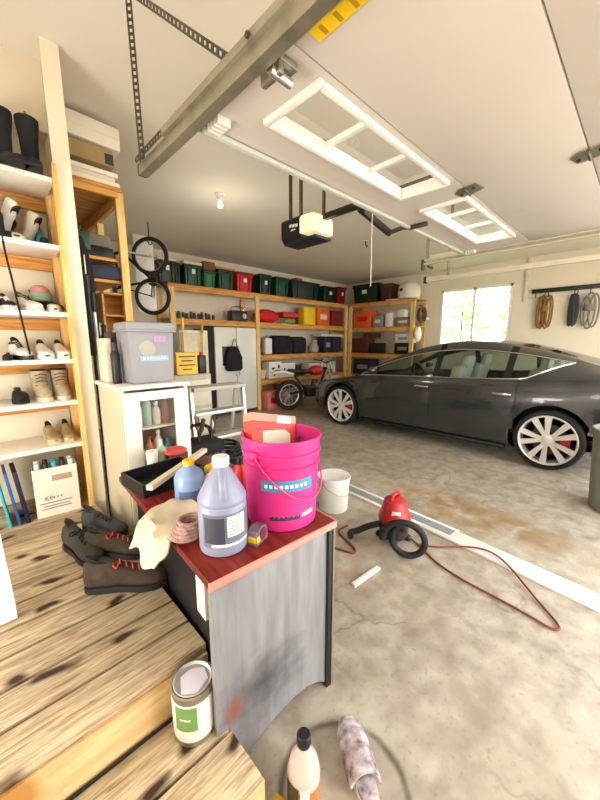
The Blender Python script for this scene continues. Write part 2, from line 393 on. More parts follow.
def interp(t, tab): return float(np.interp(t, [a for a, _ in tab], [c for _, c in tab]))
def shoe(name, label, cat, loc, rz, L, h, mu, msole, mlace=None, rot=None, group=None, wk=1.0, open_dark=True, low=False):
    """a shoe, toe along +y, heel at the origin"""
    t = T(name, label, cat, loc, rz, group, rot)
    wt = [(0, .06), (.05, .105), (.2, .115), (.45, .115), (.7, .155), (.85, .15), (.94, .11), (1, .05)]
    ht = [(0, .86), (.05, .95), (.2, 1), (.36, .92), (.45, .74), (.62, .52), (.8, .40), (.93, .30), (1, .16)]
    if low: ht = [(0, .7), (.1, .8), (.3, .62), (.5, .60), (.62, .85), (.8, .8), (.93, .6), (1, .3)]
    sh = .026 if h > .05 else .018
    out = [(interp(k/14, wt)*L*wk, k/14*L) for k in range(15)]
    poly = [(w*1.06, y) for w, y in out]+[(-w*1.06, y) for w, y in out[::-1]]
    b = MB(); b.prism(poly, sh); part('sole', b, msole, t)
    rings = []
    for k in range(19):
        q = k/18; w = interp(q, wt)*L*wk; top = sh+interp(q, ht)*(h-sh); ring = []
        for i in range(14):
            a = 2*PI*i/14; cx, sz = math.cos(a), math.sin(a)
            x = w*math.copysign(abs(cx)**.7, cx)*(1-.28*max(0, sz)*(1 if q < .5 else .55)); z = (sh*.6+top)/2+(top-sh*.6)/2*math.copysign(abs(sz)**.8, sz)
            ring.append((x, q*L, z))
        rings.append(ring)
    b = MB().loft(rings); part('upper', b, mu, t, ang=70)
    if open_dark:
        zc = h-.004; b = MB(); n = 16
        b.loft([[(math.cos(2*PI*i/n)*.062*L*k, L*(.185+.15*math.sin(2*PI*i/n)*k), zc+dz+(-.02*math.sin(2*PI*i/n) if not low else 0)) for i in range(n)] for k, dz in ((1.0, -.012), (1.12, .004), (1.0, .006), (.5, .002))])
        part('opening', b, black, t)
    if mlace:
        b = MB()
        for k in range(4):
            q = .40+.075*k; z = sh+interp(q, ht)*(h-sh)+.003; w = .055*L
            b.tube([(-w, q*L, z-.006), (0, q*L+.008, z+.003), (w, q*L+.016, z-.006)], .0035, 6)
        b.tube([(0, .4*L, h*.86), (.03, .36*L, h*.9), (.045, .44*L, h*.8), (.01, .42*L, h*.86)], .003, 6, smooth=1)
        part('laces', b, mlace, t)
    return t
wsh = mat('white_shoe', '#e9e6df', .6, var=.08); beige = mat('beige_suede', '#c9b794', .85, var=.12, scale=20)
def boot(loc, label, rz):
    t = T('tall_boot', label, 'boot', loc, rz, 'tall black boots on the top shelf')
    foot = []
    for y, w, z in ((-.05, .032, .05), (-.04, .038, .09), (0, .042, .1), (.06, .042, .09), (.12, .045, .062), (.17, .042, .05), (.2, .03, .04), (.21, .012, .03)):
        foot.append([(w*math.cos(a), y, z/2+z/2*math.sin(a)+.004) for a in [2*PI*i/14 for i in range(14)]])
    part('foot', MB().loft(foot), blackf, t, ang=70)
    part('shaft', MB().loft([[(w*math.cos(a), y+d*math.sin(a), z) for a in [2*PI*i/16 for i in range(16)]] for z, w, d, y in ((.06, .04, .05, 0), (.12, .04, .048, -.005), (.2, .043, .052, 0), (.27, .052, .06, .005), (.30, .054, .062, .005))]), blackf, t, ang=70)
    part('sole', MB().box((0, .08, .008), (.08, .27, .016), bev=.005), rubber, t)
    part('pull_loop', MB().tube([(0, -.055, .28), (0, -.057, .35), (0, -.04, .36), (0, -.035, .30)], .006), greyp, t)
boot((.250, 2.52, 2.29), 'left of the two tall black boots on the top of the shoe shelf', PI+.25)
boot((.365, 2.515, 2.29), 'right of the two tall black boots on the top, nearest the corner trim', PI-.1)
# second shelf
sh = solo('shoulder_bag', MB().box((0, 0, .09), (.16, .2, .18), bev=.05), blackf, 'black soft bag slumped at the left of the second shoe shelf', 'bag', (.13, 2.55, 1.94))
shoe('sneaker', 'dark black low shoe lying under the black bag, second shelf', 'shoe', (.185, 2.70, 1.94), PI+.1, .27, .09, blackf, rubber, wsh)
shoe('sneaker', 'white sneaker with tan sole leaning on its toe, second shelf from the top', 'shoe', (.245, 2.60, 2.205), 0, .26, .09, wsh, tan, None, rot=(-2.15, .0, PI+.5))
shoe('sneaker', 'cream sneaker with tan side leaning beside the white one, second shelf', 'shoe', (.335, 2.63, 2.165), 0, .25, .085, offw, tan, None, rot=(-2.05, .1, PI+.55))
shoe('slipper', 'beige suede slip-on shoe flat on the second shelf under the leaning sneakers', 'shoe', (.25, 2.70, 1.94), PI, .27, .075, beige, offw)
shoe('slipper', 'teal toddler shoe tucked at the back right of the second shelf', 'shoe', (.385, 2.74, 1.94), PI, .18, .16, teal, wsh)
# third shelf
shoe('sneaker', 'white sneaker with black stripes on the third shoe shelf', 'shoe', (.235, 2.71, 1.57), PI+.25, .28, .11, wsh, white, black)
shoe('sneaker', 'black sneaker behind the striped white one, third shelf at left', 'shoe', (.13, 2.74, 1.57), PI, .27, .12, blackf, wsh, wsh)
shoe('sneaker', 'dark sneaker stacked on the back of the third shelf', 'shoe', (.30, 2.74, 1.57), PI+.6, .24, .13, darkg, white, None)
bp = T('beanie', 'pink and grey-green knitted hat on the third shoe shelf', 'hat', (.345, 2.62, 1.645))
part('crown', MB().sph((0, 0, .055), .05, (1, 1, .8)), mat('pink_knit', '#c98390', .9, scale=30), bp)
part('brim', MB().lathe([(.05, 0), (.056, .01), (.056, .045), (.05, .05)], n=20), mat('green_knit', '#8aa48a', .9, scale=30), bp)
shoe('slipper', 'off-white slipper at the right end of the third shoe shelf', 'slipper', (.385, 2.66, 1.57), PI, .21, .06, offw, white, low=True)
shoe('sneaker', 'black low sneaker at the front of the third shelf, left of the slipper', 'shoe', (.165, 2.62, 1.57), PI+.1, .20, .085, blackf, white, wsh)
shoe('sneaker', 'dark running shoe at the back right of the third shelf behind the hat', 'shoe', (.405, 2.755, 1.57), PI+.1, .10, .12, blackf, rubber)
shoe('sandal', 'black sandal on the second shelf below the leaning cream sneaker', 'sandal', (.37, 2.55, 1.94), PI, .13, .05, blackf, rubber, low=True)
solo('cap_stack', MB().sph((0, 0, .06), .07, (1, 1.1, .9)), black, 'black cap pushed to the back of the second shelf beside the soft bag', 'cap', (.215, 2.70, 2.035))
# fourth shelf
shoe('sneaker', 'white sneaker with black laces at left on the fourth shelf', 'shoe', (.19, 2.70, 1.30), PI+.1, .28, .11, wsh, black, black)
shoe('sandal', 'black strappy sandal in front of the white sneaker, fourth shelf', 'sandal', (.15, 2.52, 1.30), PI-.15, .12, .04, blackf, rubber, low=True)
shoe('sneaker', 'left of two plain white sneakers at the right of the fourth shelf', 'shoe', (.315, 2.69, 1.30), PI, .27, .095, white, white)
shoe('sneaker', 'right of two plain white sneakers at the right of the fourth shelf', 'shoe', (.405, 2.69, 1.30), PI, .27, .095, white, white)
# fifth shelf: grey-tan high tops
def hightop(loc, label, rz, m):
    t = T('high_top_boot', label, 'boot', loc, rz, 'tan high-top boots on the fifth shelf')
    rings = []
    for z, w, y0, y1 in ((.02, .042, -.14, .10), (.05, .045, -.13, .10), (.085, .043, -.05, .10), (.12, .042, -.01, .098), (.16, .045, -.012, .10), (.175, .046, -.012, .10)):
        rings.append([(w*math.cos(a), (y0+y1)/2+(y1-y0)/2*math.sin(a), z) for a in [2*PI*i/16 for i in range(16)]])
    part('upper', MB().loft(rings), m, t, ang=70)
    part('sole', MB().prism([(.046*math.cos(a), -.02+.128*math.sin(a)) for a in [2*PI*i/16 for i in range(16)]], .024), offw, t)
    part('opening', MB().lathe([(.03, .176), (.044, .178), (.044, .183), (.03, .178)], (0, .045, 0), 16), darkg, t)
    b = MB()
    for k in range(4): b.tube([(-.03, -.03+.012*k*0, .09+.02*k), (0, -.026+.003*k, .098+.02*k), (.03, -.03, .09+.02*k)], .003, 5)
    part('laces', b, brown, t)
htm = mat('greige_canvas', '#aa9c80', .9, var=.22, scale=22, bump=.3)
hightop((.285, 2.58, 1.05), 'left of the grey-tan high-top boots on the fifth shelf', .05, htm)
hightop((.385, 2.58, 1.05), 'right of the grey-tan high-top boots on the fifth shelf', -.05, htm)
shoe('slipper', 'black slipper at the left of the fifth shelf beside the high-tops', 'slipper', (.175, 2.70, 1.05), PI, .25, .075, blackf, rubber, low=True)
# sixth shelf
shoe('moccasin', 'left of the beige moccasins on the lowest shelf board', 'shoe', (.30, 2.70, .785), PI+.05, .25, .085, tan, beige)
shoe('moccasin', 'right of the beige moccasins on the lowest shelf board', 'shoe', (.395, 2.70, .785), PI-.05, .25, .085, tan, beige)
solo('strap', MB().tube([(.185, 2.405, 1.97), (.19, 2.40, 1.85), (.205, 2.402, 1.70), (.215, 2.40, 1.56), (.225, 2.402, 1.45), (.235, 2.405, 1.33)], .005, smooth=1), blackf, 'thin black cord hanging down in front of the shoe shelf boards', 'cord')

# carton of shoes / cans on the landing, blue boards
cb = T('carton', 'white cardboard carton of spray cans at the bottom of the shoe shelf', 'box', (.285, 2.50, .36), -.08)
b = MB(); cw, cd, ch = .215, .20, .30
for x in (-cw/2, cw/2): b.box((x, 0, ch/2), (.005, cd, ch))
for y in (-cd/2, cd/2): b.box((0, y, ch/2), (cw, .005, ch))
b.box((0, 0, .004), (cw, cd, .006))
part('carton_body', b, mat('white_card', '#e8e2d4', .8, var=.04), cb)
b = MB(); 
for k in range(16):
    a = 2*PI*k/16; a2 = 2*PI*(k+1)/16
    b.quad(*[(-.045+.022*r*math.cos(q), -cd/2-.004, .115+.015*r*math.sin(q)) for q, r in ((a, 1), (a2, 1), (a2, .8), (a, .8))])
for k in range(5): b.box((-.055+.018*k, -cd/2-.0035, .115), (.008, .002, .012))
for z, w in ((.085, .16), (.066, .13), (.05, .15)): b.box((-.01, -cd/2-.0035, z), (w, .002, .006))
part('print', b, greyp, cb, 'grey printed oval mark and text lines')
part('packing_label', MB().box((.03, -cd/2-.004, .235), (.10, .002, .035)), mat('beige_label', '#b09a82', .7), cb)
for i in range(10):
    x, y = -.084+.042*(i % 5), -.06+.07*(i//5)
    c = ['#1a4038', '#111315', '#3aa39a', '#d7d0c0', '#c6c08a'][i*3 % 5]
    sp = T('spray_can', 'slim spray can, %s of the %s row in the white carton' % (['leftmost', 'second from left', 'middle one', 'second from right', 'rightmost'][i % 5], ['front', 'back'][i//5]), 'can', (.285+x*math.cos(.08)+y*math.sin(.08), 2.50+y*math.cos(.08)-x*math.sin(.08), .369), 0, 'spray cans in the white carton')
    part('can_body', MB().lathe([(.017, 0), (.018, .004), (.018, .255), (.012, .275)], n=14), mat('spraycan'+c, c, .4), sp)
    part('cap', MB().lathe([(.014, .272), (.014, .312), (.011, .316)], n=14), [white, black, teal, dgreen, white][i % 5], sp)
for i, (x, m, w, lab) in enumerate(((.045, mat('turquoise', '#3fb8cf', .5), .012, 'turquoise foam board leaning at the far left of the shelf bottom'), (.085, blue, .014, 'bright blue board leaning between the turquoise and navy ones'), (.125, navy, .022, 'navy blue folder leaning nearest the white carton'))):
    solo('folder', MB().box((0, 0, .16), (w, .22, .32), bev=.003), m, lab, 'folder', (x, 2.50, .361), 0, rot=(0, -.10, 0))
# white panel standing at the near left edge
solo('leaning_sheet', MB().prism([(-.35, 0), (.012, 0), (.012, .07), (0, .40), (-.02, .62), (-.35, .62)], .025, TR(-.005, 1.58, .361) @ RX(PI/2)), mat('white_foam', '#f4f3f0', .6, var=.02), 'white panel standing on the landing at the left edge', 'panel', (0, 0, 0))

# hiking shoes on the landing
brn = mat('hiking_brown', '#3d3126', .9, var=.3, scale=18, bump=.5); brn2 = mat('hiking_grey', '#38352f', .9, var=.3, scale=18, bump=.5)
redl = mat('red_lace', '#c03a36', .7)
shoe('hiking_shoe', 'brown hiking shoe with red laces, nearest of those on the landing', 'shoe', (.235, 1.545, .361), -2.18, .33, .135, brn, rubber, redl, wk=1.1)
shoe('hiking_shoe', 'brown hiking shoe with red laces, behind its nearer mate by the cabinet', 'shoe', (.30, 1.83, .361), -2.35, .32, .125, brn, rubber, redl, wk=1.1)
shoe('hiking_shoe', 'dark grey trail shoe with black collar, left of the brown shoes', 'shoe', (.245, 1.98, .361), -2.9, .30, .13, brn2, black, black, wk=1.1)
shoe('hiking_shoe', 'dark grey trail shoe lying toward the white carton', 'shoe', (.345, 2.10, .361), -2.6, .28, .12, darkg, black, black, wk=1.1)

# paint can on the lower step
pc = T('paint_can', 'quart-size paint can with green label on the lower step', 'can', (.378, .872, .181), .2)
part('can_body', MB().lathe([(.062, 0), (.065, .003), (.065, .165), (.068, .168), (.068, .176), (.063, .178), (.06, .170), (0, .169)], n=32), steel, pc)
part('label_band', MB().lathe([(.0655, .02), (.0662, .022), (.0662, .150), (.0655, .152)], n=32, cap=False), mat('can_label', '#e6e4de', .6, var=.05), pc)
def wrap(r, a0, a1, z0, z1, n=8):
    b = MB()
    b.loft([[(r*math.cos(a0+(a1-a0)*i/n), r*math.sin(a0+(a1-a0)*i/n), z) for i in range(n+1)] for z in (z0, z1)], False, False); return b
part('label_panel', wrap(.0668, -3.15, -2.1, .062, .145), mat('leaf_green', '#6f9a55', .6), pc, 'green block of the can label')
b = wrap(.0672, -2.9, -2.4, .10, .106, 4); 
part('print', b, paper, pc)
part('lid', MB().lathe([(.05, .170), (.058, .176), (.060, .179), (.057, .180), (.052, .1735), (.0, .1725)], n=32), alu, pc)
part('paint_smear', MB().prism([(-.05, -.01), (-.02, -.045), (.03, -.035), (.045, 0), (.02, .03), (-.02, .035)], .003, TR(0, 0, .1735)), mat('lilac_paint', '#d9d2e2', .5), pc)

# ------------------------------------------------------------------ desk
X0, X1, Y0, Y1, ZT = .40, .915, .76, 1.76, .735
RD = math.radians(-3.2); ds = T('desk', 'old desk seen end-on with red-brown top and grey metal end panel', 'desk', (X0+.2575*math.cos(RD)-.5*math.sin(RD), .775+.2575*math.sin(RD)+.5*math.cos(RD), 0), RD)
cx, cy = (X0+X1)/2, (Y0+Y1)/2
part('desk_top', MB().box((0, 0, ZT-.014), (X1-X0, Y1-Y0, .028), bev=.004), desktop, ds)
b = MB(); b.box((0, -.500, ZT-.014), (X1-X0+.004, .012, .026), bev=.003); b.box((.26, 0, ZT-.014), (.006, Y1-Y0, .026))
part('edge_banding', b, mat('worn_edge', '#c88f80', .5, var=.15), ds)
pan = [(-.215, .0), (-.215, .707), (.245, .707), (.245, .012)]
arc = [(.235, .008), (.16, .035), (.08, .052), (0, .052), (-.08, .04), (-.15, .02), (-.215, 0)]
endm = mat('brushed_grey_panel', '#9b9ca0', .42, .25, var=.14, scale=5, stretch=(6, 6, .8), col2='#828388')
def smudge(m, c, r, col, amt):
    nt = m.node_tree; N = nt.nodes; L = nt.links; b = N['Principled BSDF']; src = b.inputs['Base Color'].links[0].from_socket
    tc = N.new('ShaderNodeTexCoord'); mp = N.new('ShaderNodeMapping'); mp.vector_type = 'TEXTURE'; mp.inputs['Location'].default_value = c; mp.inputs['Scale'].default_value = r; L.new(tc.outputs['Object'], mp.inputs[0])
    n = N.new('ShaderNodeTexNoise'); n.inputs['Scale'].default_value = 3; n.inputs['Detail'].default_value = 5; L.new(mp.outputs[0], n.inputs['Vector'])
    ln = N.new('ShaderNodeVectorMath'); ln.operation = 'LENGTH'; L.new(mp.outputs[0], ln.inputs[0])
    ad = N.new('ShaderNodeMath'); ad.operation = 'ADD'; L.new(ln.outputs['Value'], ad.inputs[0]); L.new(n.outputs[0], ad.inputs[1])
    rp = N.new('ShaderNodeMapRange'); rp.inputs[1].default_value = .5; rp.inputs[2].default_value = 1.4; rp.inputs[3].default_value = amt; rp.inputs[4].default_value = 0; L.new(ad.outputs[0], rp.inputs[0])
    mx = N.new('ShaderNodeMixRGB'); L.new(rp.outputs[0], mx.inputs[0]); L.new(src, mx.inputs[1]); mx.inputs[2].default_value = lin(col); L.new(mx.outputs[0], b.inputs['Base Color'])
smudge(endm, (-.07, -.47, .25), (.22, 1, .17), '#3c3c40', .85)
smudge(endm, (-.19, -.47, .235), (.05, 1, .07), '#a4552c', .8)
part('end_panel', MB().prism([(-.206, .005), (-.206, .183), (-.250, .183), (-.250, .706), (.225, .706), (.225, .02), (.19, .05), (.13, .075), (.06, .08), (-.02, .068), (-.10, .042), (-.16, .018)], .018, TR(0, -.468, 0) @ RX(PI/2)), endm, ds, 'grey metal end panel with rust smudge')
part('leg', MB().box((.236, -.473, .353), (.022, .05, .706), bev=.003), black, ds)
part('leg_trim', MB().box((.2505, -.475, .353), (.007, .052, .706)), steel, ds)
part('leg', MB().box((.236, .46, .353), (.022, .05, .706), bev=.003), black, ds)
part('side_panel', MB().box((-.178, .02, .36), (.02, .92, .69)), black, ds, 'black side panel facing the landing')
part('drawer_runner', MB().box((-.237, -.40, .62), (.014, .06, .13), bev=.002), offw, ds)
part('back_panel', MB().box((.03, .47, .36), (.40, .018, .69)), darkg, ds)

# jug
jl = mat('lilac_jug', '#8b90ab', .35, var=.05, trans=.0)
j = T('jug', 'lilac grey gallon jug with white cap on the desk corner', 'jug', (.528, .905, .736), .3)
prof = [(.068, 0), (.076, .006), (.078, .015), (.078, .158), (.075, .163), (.078, .169), (.077, .178), (.071, .192), (.030, .266), (.023, .276), (.022, .283)]
part('jug_body', MB().lathe(prof, n=36), jl, j)
part('handle', MB().tube([(-.045, -.045, .185), (-.048, -.048, .222), (-.034, -.034, .256), (-.012, -.012, .268)], .012, 10, smooth=2), jl, j)
part('cap', MB().lathe([(.026, .278), (.027, .280), (.027, .305), (.024, .308), (0, .308)], n=24), white, j)
part('label_band', wrap(.0786, -3.3, -.6, .035, .145, 20), mat('jug_label', '#6d6f80', .5), j, 'grey wraparound label')
part('label_panel', wrap(.0790, -2.25, -1.45, .07, .138, 8), paper, j, 'white block of the label')
part('label_panel', wrap(.0790, -3.2, -2.35, .05, .135, 8), mat('label_dark', '#3c3d4c', .5), j)
b = MB()
for k in range(6): b.bm.from_mesh(wrap(.0793, -2.2, -1.55-.1*(k % 2), .078+.009*k, .081+.009*k, 6).mesh('t', paper))
part('print', b, greyp, j)
part('label_panel', wrap(.0789, -2.9, -1.2, .038, .048, 12), paper, j)

# pink bucket
pk = mat('pink_bucket', '#e0308c', .42, var=.12, scale=12, col2='#cc2a80')
k = T('bucket', 'bright pink five-gallon bucket with a blue label on the desk', 'bucket', (.797, .92, .736), .12)
bo = [(.125, 0), (.13, .006), (.1385, .25), (.145, .253), (.145, .262), (.139, .264), (.141, .30), (.147, .302), (.147, .312), (.142, .314), (.144, .355), (.150, .357), (.150, .368), (.141, .368)]
bo = [(r_, z*.90) for r_, z in bo]; part('bucket_body', MB().lathe(bo+[(.138, .325), (.132, .23), (.124, .012), (.0, .01)], n=48), pk, k)
part('label_panel', wrap(.1392, -2.95, -1.55, .155, .195, 14), mat('sky_label', '#3e8fb8', .5), k, 'blue strip label')
b = MB()
for q in range(9):
    a0 = -2.85+.13*q; b.bm.from_mesh(wrap(.1399, a0, a0+.085, .168, .181, 2).mesh('t', paper))
part('print', b, paper, k, 'row of white lettering')
part('label_panel', wrap(.1320, -2.75, -1.9, .045, .062, 8), darkg, k)
part('label_panel', wrap(.1322, -1.85, -1.4, .05, .075, 6), mat('pale_pink', '#d8b8c4', .5), k)
part('handle', MB().tube([(-.151*math.cos(2*PI*i/48*.5), -.151*math.sin(2*PI*i/48*.5)*.9-.012, .275-.16*math.sin(2*PI*i/48*.5)) for i in range(49)], .003, 6), mat('pink_wire', '#d83a90', .4), k)
for s in (-1, 1): part('handle_lug', MB().box((s*.15, 0, .275), (.014, .035, .035), bev=.004), pk, k)
# inside the bucket
bx = T('product_box', 'red box with a cream window panel sticking up out of the pink bucket', 'box', (.775, .955, .92), 0, rot=(-.30, .22, -.05))
part('box_body', MB().box((0, 0, .10), (.215, .055, .21), bev=.003), mat('coral_red', '#c9453c', .5, var=.12), bx)
part('window_panel', MB().prism([(-.06, .03), (.075, .06), (.075, .115), (.045, .13), (-.06, .12)], .003, TR(0, -.0275, .02) @ RX(PI/2)), offw, bx)
part('top_band', MB().box((0, -.001, .192), (.216, .057, .03)), mat('salmon', '#de8a78', .5), bx)
part('print', MB().box((.045, -.029, .188), (.07, .003, .028), bev=.001), paper, bx)
tl = T('hand_tool', 'red handled tool lying across inside the pink bucket', 'tool', (.83, .90, .985), 0, rot=(0, -.35, .5))
part('grip', MB().box((-.02, 0, 0), (.13, .022, .022), bev=.008), red, tl)
part('shank', MB().cyl((.045, 0, 0), (.10, 0, 0), .006), dsteel, tl)
# tape measure
tm = T('tape_measure', 'small chrome and yellow tape measure at the front edge of the desk', 'tape measure', (.622, .845, .736), .35)
part('case', MB().prism([(-.035, 0), (.035, 0), (.035, .03), (.025, .052), (-.005, .06), (-.03, .048), (-.035, .03)], .036, TR(0, .018, 0) @ RX(PI/2)), mat('tape_grey', '#8b7f88', .3, .5), tm)
part('grip_band', MB().box((-.022, 0, .02), (.028, .0385, .028), bev=.006), yellow, tm)
part('face_disc', MB().cyl((0.004, -.0185, .03), (0.004, -.0205, .03), .02, n=20), mat('maroon_disc', '#6c2540', .4), tm)
part('hook', MB().box((.04, 0, .006), (.012, .02, .004)), chrome, tm)
# other things on the desk
cl = MB(); ringsc = []
for i in range(13):
    u = -.13+.26*i/12; row = []
    for jx in range(11):
        v = jx/10; x = .17-.30*v; z = .014+.010*math.sin(31*u+7*v)*math.sin(13*v+2)+.006*math.sin(17*u)
        if x < -.02: z -= (-.02-x)*.85+.010*math.sin(34*u+9*v); x = -.02-(-.02-x)*.45+.008*math.sin(40*u)
        row.append((x, u*(1-.25*v)+.02*math.sin(6*v), z))
    ringsc.append(row)
cl.loft(ringsc, False, False)
c = solo('drop_cloth', cl, mat('cream_cloth', '#c9bda3', .9, var=.06, scale=10, bump=.2), 'cream cloth draped over the left edge of the desk behind the jug', 'cloth', (.405, 1.145, .742))
md = c.modifiers.new('thickness', 'SOLIDIFY'); md.thickness = .006; md.offset = 1
b = MB()
for k in range(5): b.tube([(.045*math.cos(a)*(1-.05*k)+.004*k, .045*math.sin(a)*(1-.05*k), .012+.011*k) for a in [2*PI*i/20 for i in range(20)]], .007, 8, closed=True)
solo('rope_coil', b, mat('mauve_rope', '#a07f78', .9, var=.35, scale=60, bump=.5), 'small coil of mauve rope between the cloth and the lilac jug', 'rope', (.445, 1.005, .755))
bj = T('small_jug', 'translucent blue small jug behind the lilac jug', 'jug', (.60, 1.29, .736), .4); bj.scale = (1.15, 1.15, 1.0)
part('jug_body', MB().lathe([(.05, 0), (.054, .006), (.054, .10), (.046, .125), (.02, .15), (.018, .158)], n=28), mat('blue_jug', '#7f9cc4', .3, var=.1), bj)
part('cap', MB().lathe([(.02, .156), (.021, .175), (.018, .178), (0, .178)], n=20), yellow, bj)
part('label_band', wrap(.0545, -3.2, -.9, .015, .06, 10), mat('blue_label', '#4d5f86', .5), bj)
st = solo('wood_lath', MB().box((0, 0, .011), (.50, .03, .022), bev=.002), mat('painted_lath', '#d8cbb0', .7, var=.1), 'long pale wooden lath lying diagonally across the desk', 'lath', (.66, 1.50, .80), .62)
tr = T('tool_tray', 'black plastic tray under the pale lath on the desk', 'tray', (.60, 1.56, .736), .1)
b = MB(); b.box((0, 0, .004), (.30, .22, .008))
for x, y, w, d in ((-.15, 0, .008, .22), (.15, 0, .008, .22), (0, -.11, .3, .008), (0, .11, .3, .008)): b.box((x, y, .03), (w, d, .06))
part('tray_body', b, black, tr)
sg = T('spray_nozzle', 'yellow and grey trigger sprayer head lying behind the blue jug', 'sprayer', (.73, 1.33, .736), .5)
part('nozzle', MB().box((0, 0, .10), (.09, .03, .035), bev=.008), yellow, sg); part('neck', MB().lathe([(.035, 0), (.036, .05), (.012, .085)], n=18), offw, sg); part('trigger', MB().box((.035, 0, .065), (.01, .02, .05), rot=(0, .4, 0)), darkg, sg)
rb = T('red_bottle', 'red bottle with a dark cap between the jug and the pink bucket', 'bottle', (.80, 1.21, .736))
part('bottle_body', MB().lathe([(.03, 0), (.032, .005), (.032, .10), (.014, .13)], n=20), red, rb); part('cap', MB().lathe([(.015, .128), (.015, .16), (0, .162)], n=16), black, rb)
solo('plastic_lid', MB().lathe([(.062, 0), (.066, .004), (.066, .014), (.06, .018), (.05, .012), (0, .012)], n=28), mat('coral_lid', '#d8474a', .4), 'round coral red lid in front of the cabinet window', 'lid', (.76, 1.80, .786))
solo('paper_cup', MB().lathe([(.026, 0), (.032, .085), (.029, .085), (.023, .004), (0, .004)], n=20), paper, 'small white cup on the desk beside the red lid', 'cup', (.635, 1.80, .736))
gp = T('glue_bottle', 'small green bottle on the desk at the cabinet', 'bottle', (.70, 1.84, .736))
part('bottle_body', MB().lathe([(.028, 0), (.028, .07), (.012, .095)], n=18), mat('lime', '#9fb58a', .4), gp); part('cap', MB().cyl((0, 0, .094), (0, 0, .125), .011, .006), white, gp)
solo('parts_box', MB().box((0, 0, .025), (.10, .08, .05), bev=.004), brown, 'small brown box under the coral red lid', 'box', (.77, 1.80, .736))

# ------------------------------------------------------------------ beige cabinet with window door
CX0, CX1, CY0, CY1, CT = .55, .925, 1.95, 2.41, 1.16
cabm = mat('beige_cabinet', '#d3c7ac', .5, var=.05, scale=3)
ca = T('cabinet', 'cream cabinet with a glazed door standing behind the desk', 'cabinet', ((CX0+CX1)/2, (CY0+CY1)/2, 0))
w, d = CX1-CX0, CY1-CY0; b = MB()
b.box((-w/2+.009, 0, .57), (.018, d, 1.14)); b.box((w/2-.009, 0, .57), (.018, d, 1.14)); b.box((0, d/2-.009, .57), (w, .018, 1.14))
b.box((0, 0, .06), (w, d-.02, .018)); b.box((0, -d/2+.02, .03), (w-.04, .018, .06)); b.box((0, .01, .66), (w-.036, d-.06, .016)); b.box((0, .01, .90), (w-.036, d-.06, .012))
part('carcass', b, cabm, ca)
part('cabinet_top', MB().box((0, 0, 1.15), (w+.03, d+.03, .022), bev=.004), whitep, ca)
dr = MB(); dz0, dz1 = .64, 1.125
for x in (-w/2+.045, w/2-.045): dr.box((x, -d/2-.01, (dz0+dz1)/2), (.085, .02, dz1-dz0), bev=.003)
for z in (dz0+.03, dz1-.025): dr.box((0, -d/2-.01, z), (w-.17, .02, .06 if z < .8 else .05), bev=.002)
dd = part('door', dr, whitep, ca, 'white framed door with a window')
part('pane', MB().box((0, -d/2-.008, (dz0+dz1)/2), (w-.17, .004, dz1-dz0-.1)), clear, dd)
part('lower_door', MB().box((0, -d/2-.01, .35), (w-.01, .02, .55), bev=.003), cabm, ca)
cols = ['#e6ddd0', '#b5793f', '#dcd6cf', '#4f8fb0', '#e9e3d8', '#93b3a0', '#c9bfb0', '#8a5230']
pos = [('leftmost', -.10), ('second from left', -.045), ('second from right', .01), ('rightmost', .065)]
for q in range(8):
    r_, c_ = divmod(q, 4); z = (.668, .906)[r_]
    v = T('supply_bottle', '%s bottle on the %s shelf behind the cabinet window' % (pos[c_][0], ['lower', 'upper'][r_]), 'bottle', ((CX0+CX1)/2+pos[c_][1]+.02, CY0+.10, z), 0, 'bottles inside the cabinet')
    hh_ = .12+.03*((q*7) % 3)
    part('bottle_body', MB().lathe([(.022, 0), (.025, .004), (.025, hh_*.75), (.011, hh_*.9), (.011, hh_)], n=16), mat('sup'+cols[q], cols[q], .4), v)
    part('cap', MB().lathe([(.013, hh_-.002), (.013, hh_+.02), (0, hh_+.022)], n=14), [white, red, white, teal][c_], v)
# grey file box on top
gb = T('storage_box', 'grey plastic lidded file box with stickers on top of the cream cabinet', 'box', (.755, 2.105, 1.162), 0)
gpl = mat('grey_file_box', '#8e9096', .5, var=.05)
part('box_body', MB().box((0, 0, .15), (.26, .21, .30), bev=.012, taper=.94), gpl, gb)
part('lid', MB().box((0, 0, .325), (.28, .23, .05), bev=.015), gpl, gb)
part('lid_rim', MB().box((0, 0, .30), (.286, .236, .012), bev=.004), gpl, gb)
part('sticker', MB().box((.01, -.104, .145), (.16, .004, .03), rot=(.03, 0, 0)), mat('sticker_sky', '#8fb8dc', .6), gb, 'light blue strip sticker')
b = MB()
for q in range(7): b.box((-.05+.02*q, -.1075, .146), (.011, .003, .012))
part('print', b, paper, gb, 'row of white letters on the strip sticker')
part('sticker', MB().cyl((-.03, -.102, .20), (-.03, -.107, .20), .045, n=24), mat('sticker_sand', '#a7a69a', .6), gb, 'round sand-coloured sticker')
part('sticker', MB().box((.045, -.105, .255), (.07, .004, .035)), mat('sticker_pink', '#b58bb0', .6), gb, 'pink sticker')
solo('dark_case', MB().box((0, 0, .15), (.11, .12, .30), bev=.01), mat('umber_case', '#453a30', .7, var=.2), 'dark brown case on the cabinet behind the grey box', 'case', (.655, 2.30, 1.162))
solo('catalogue', MB().box((0, 0, .13), (.03, .18, .26), bev=.003), offw, 'cream catalogue standing on the cabinet left of the brown case', 'book', (.578, 2.29, 1.162))
t = T('thermos', 'black flask standing on the cabinet between the cream catalogue and the grey box', 'flask', (.590, 2.13, 1.162)); part('flask_body', MB().lathe([(.022, 0), (.024, .004), (.024, .17), (.017, .19)], n=18), black, t); part('cap', MB().cyl((0, 0, .188), (0, 0, .235), .017), darkg, t)

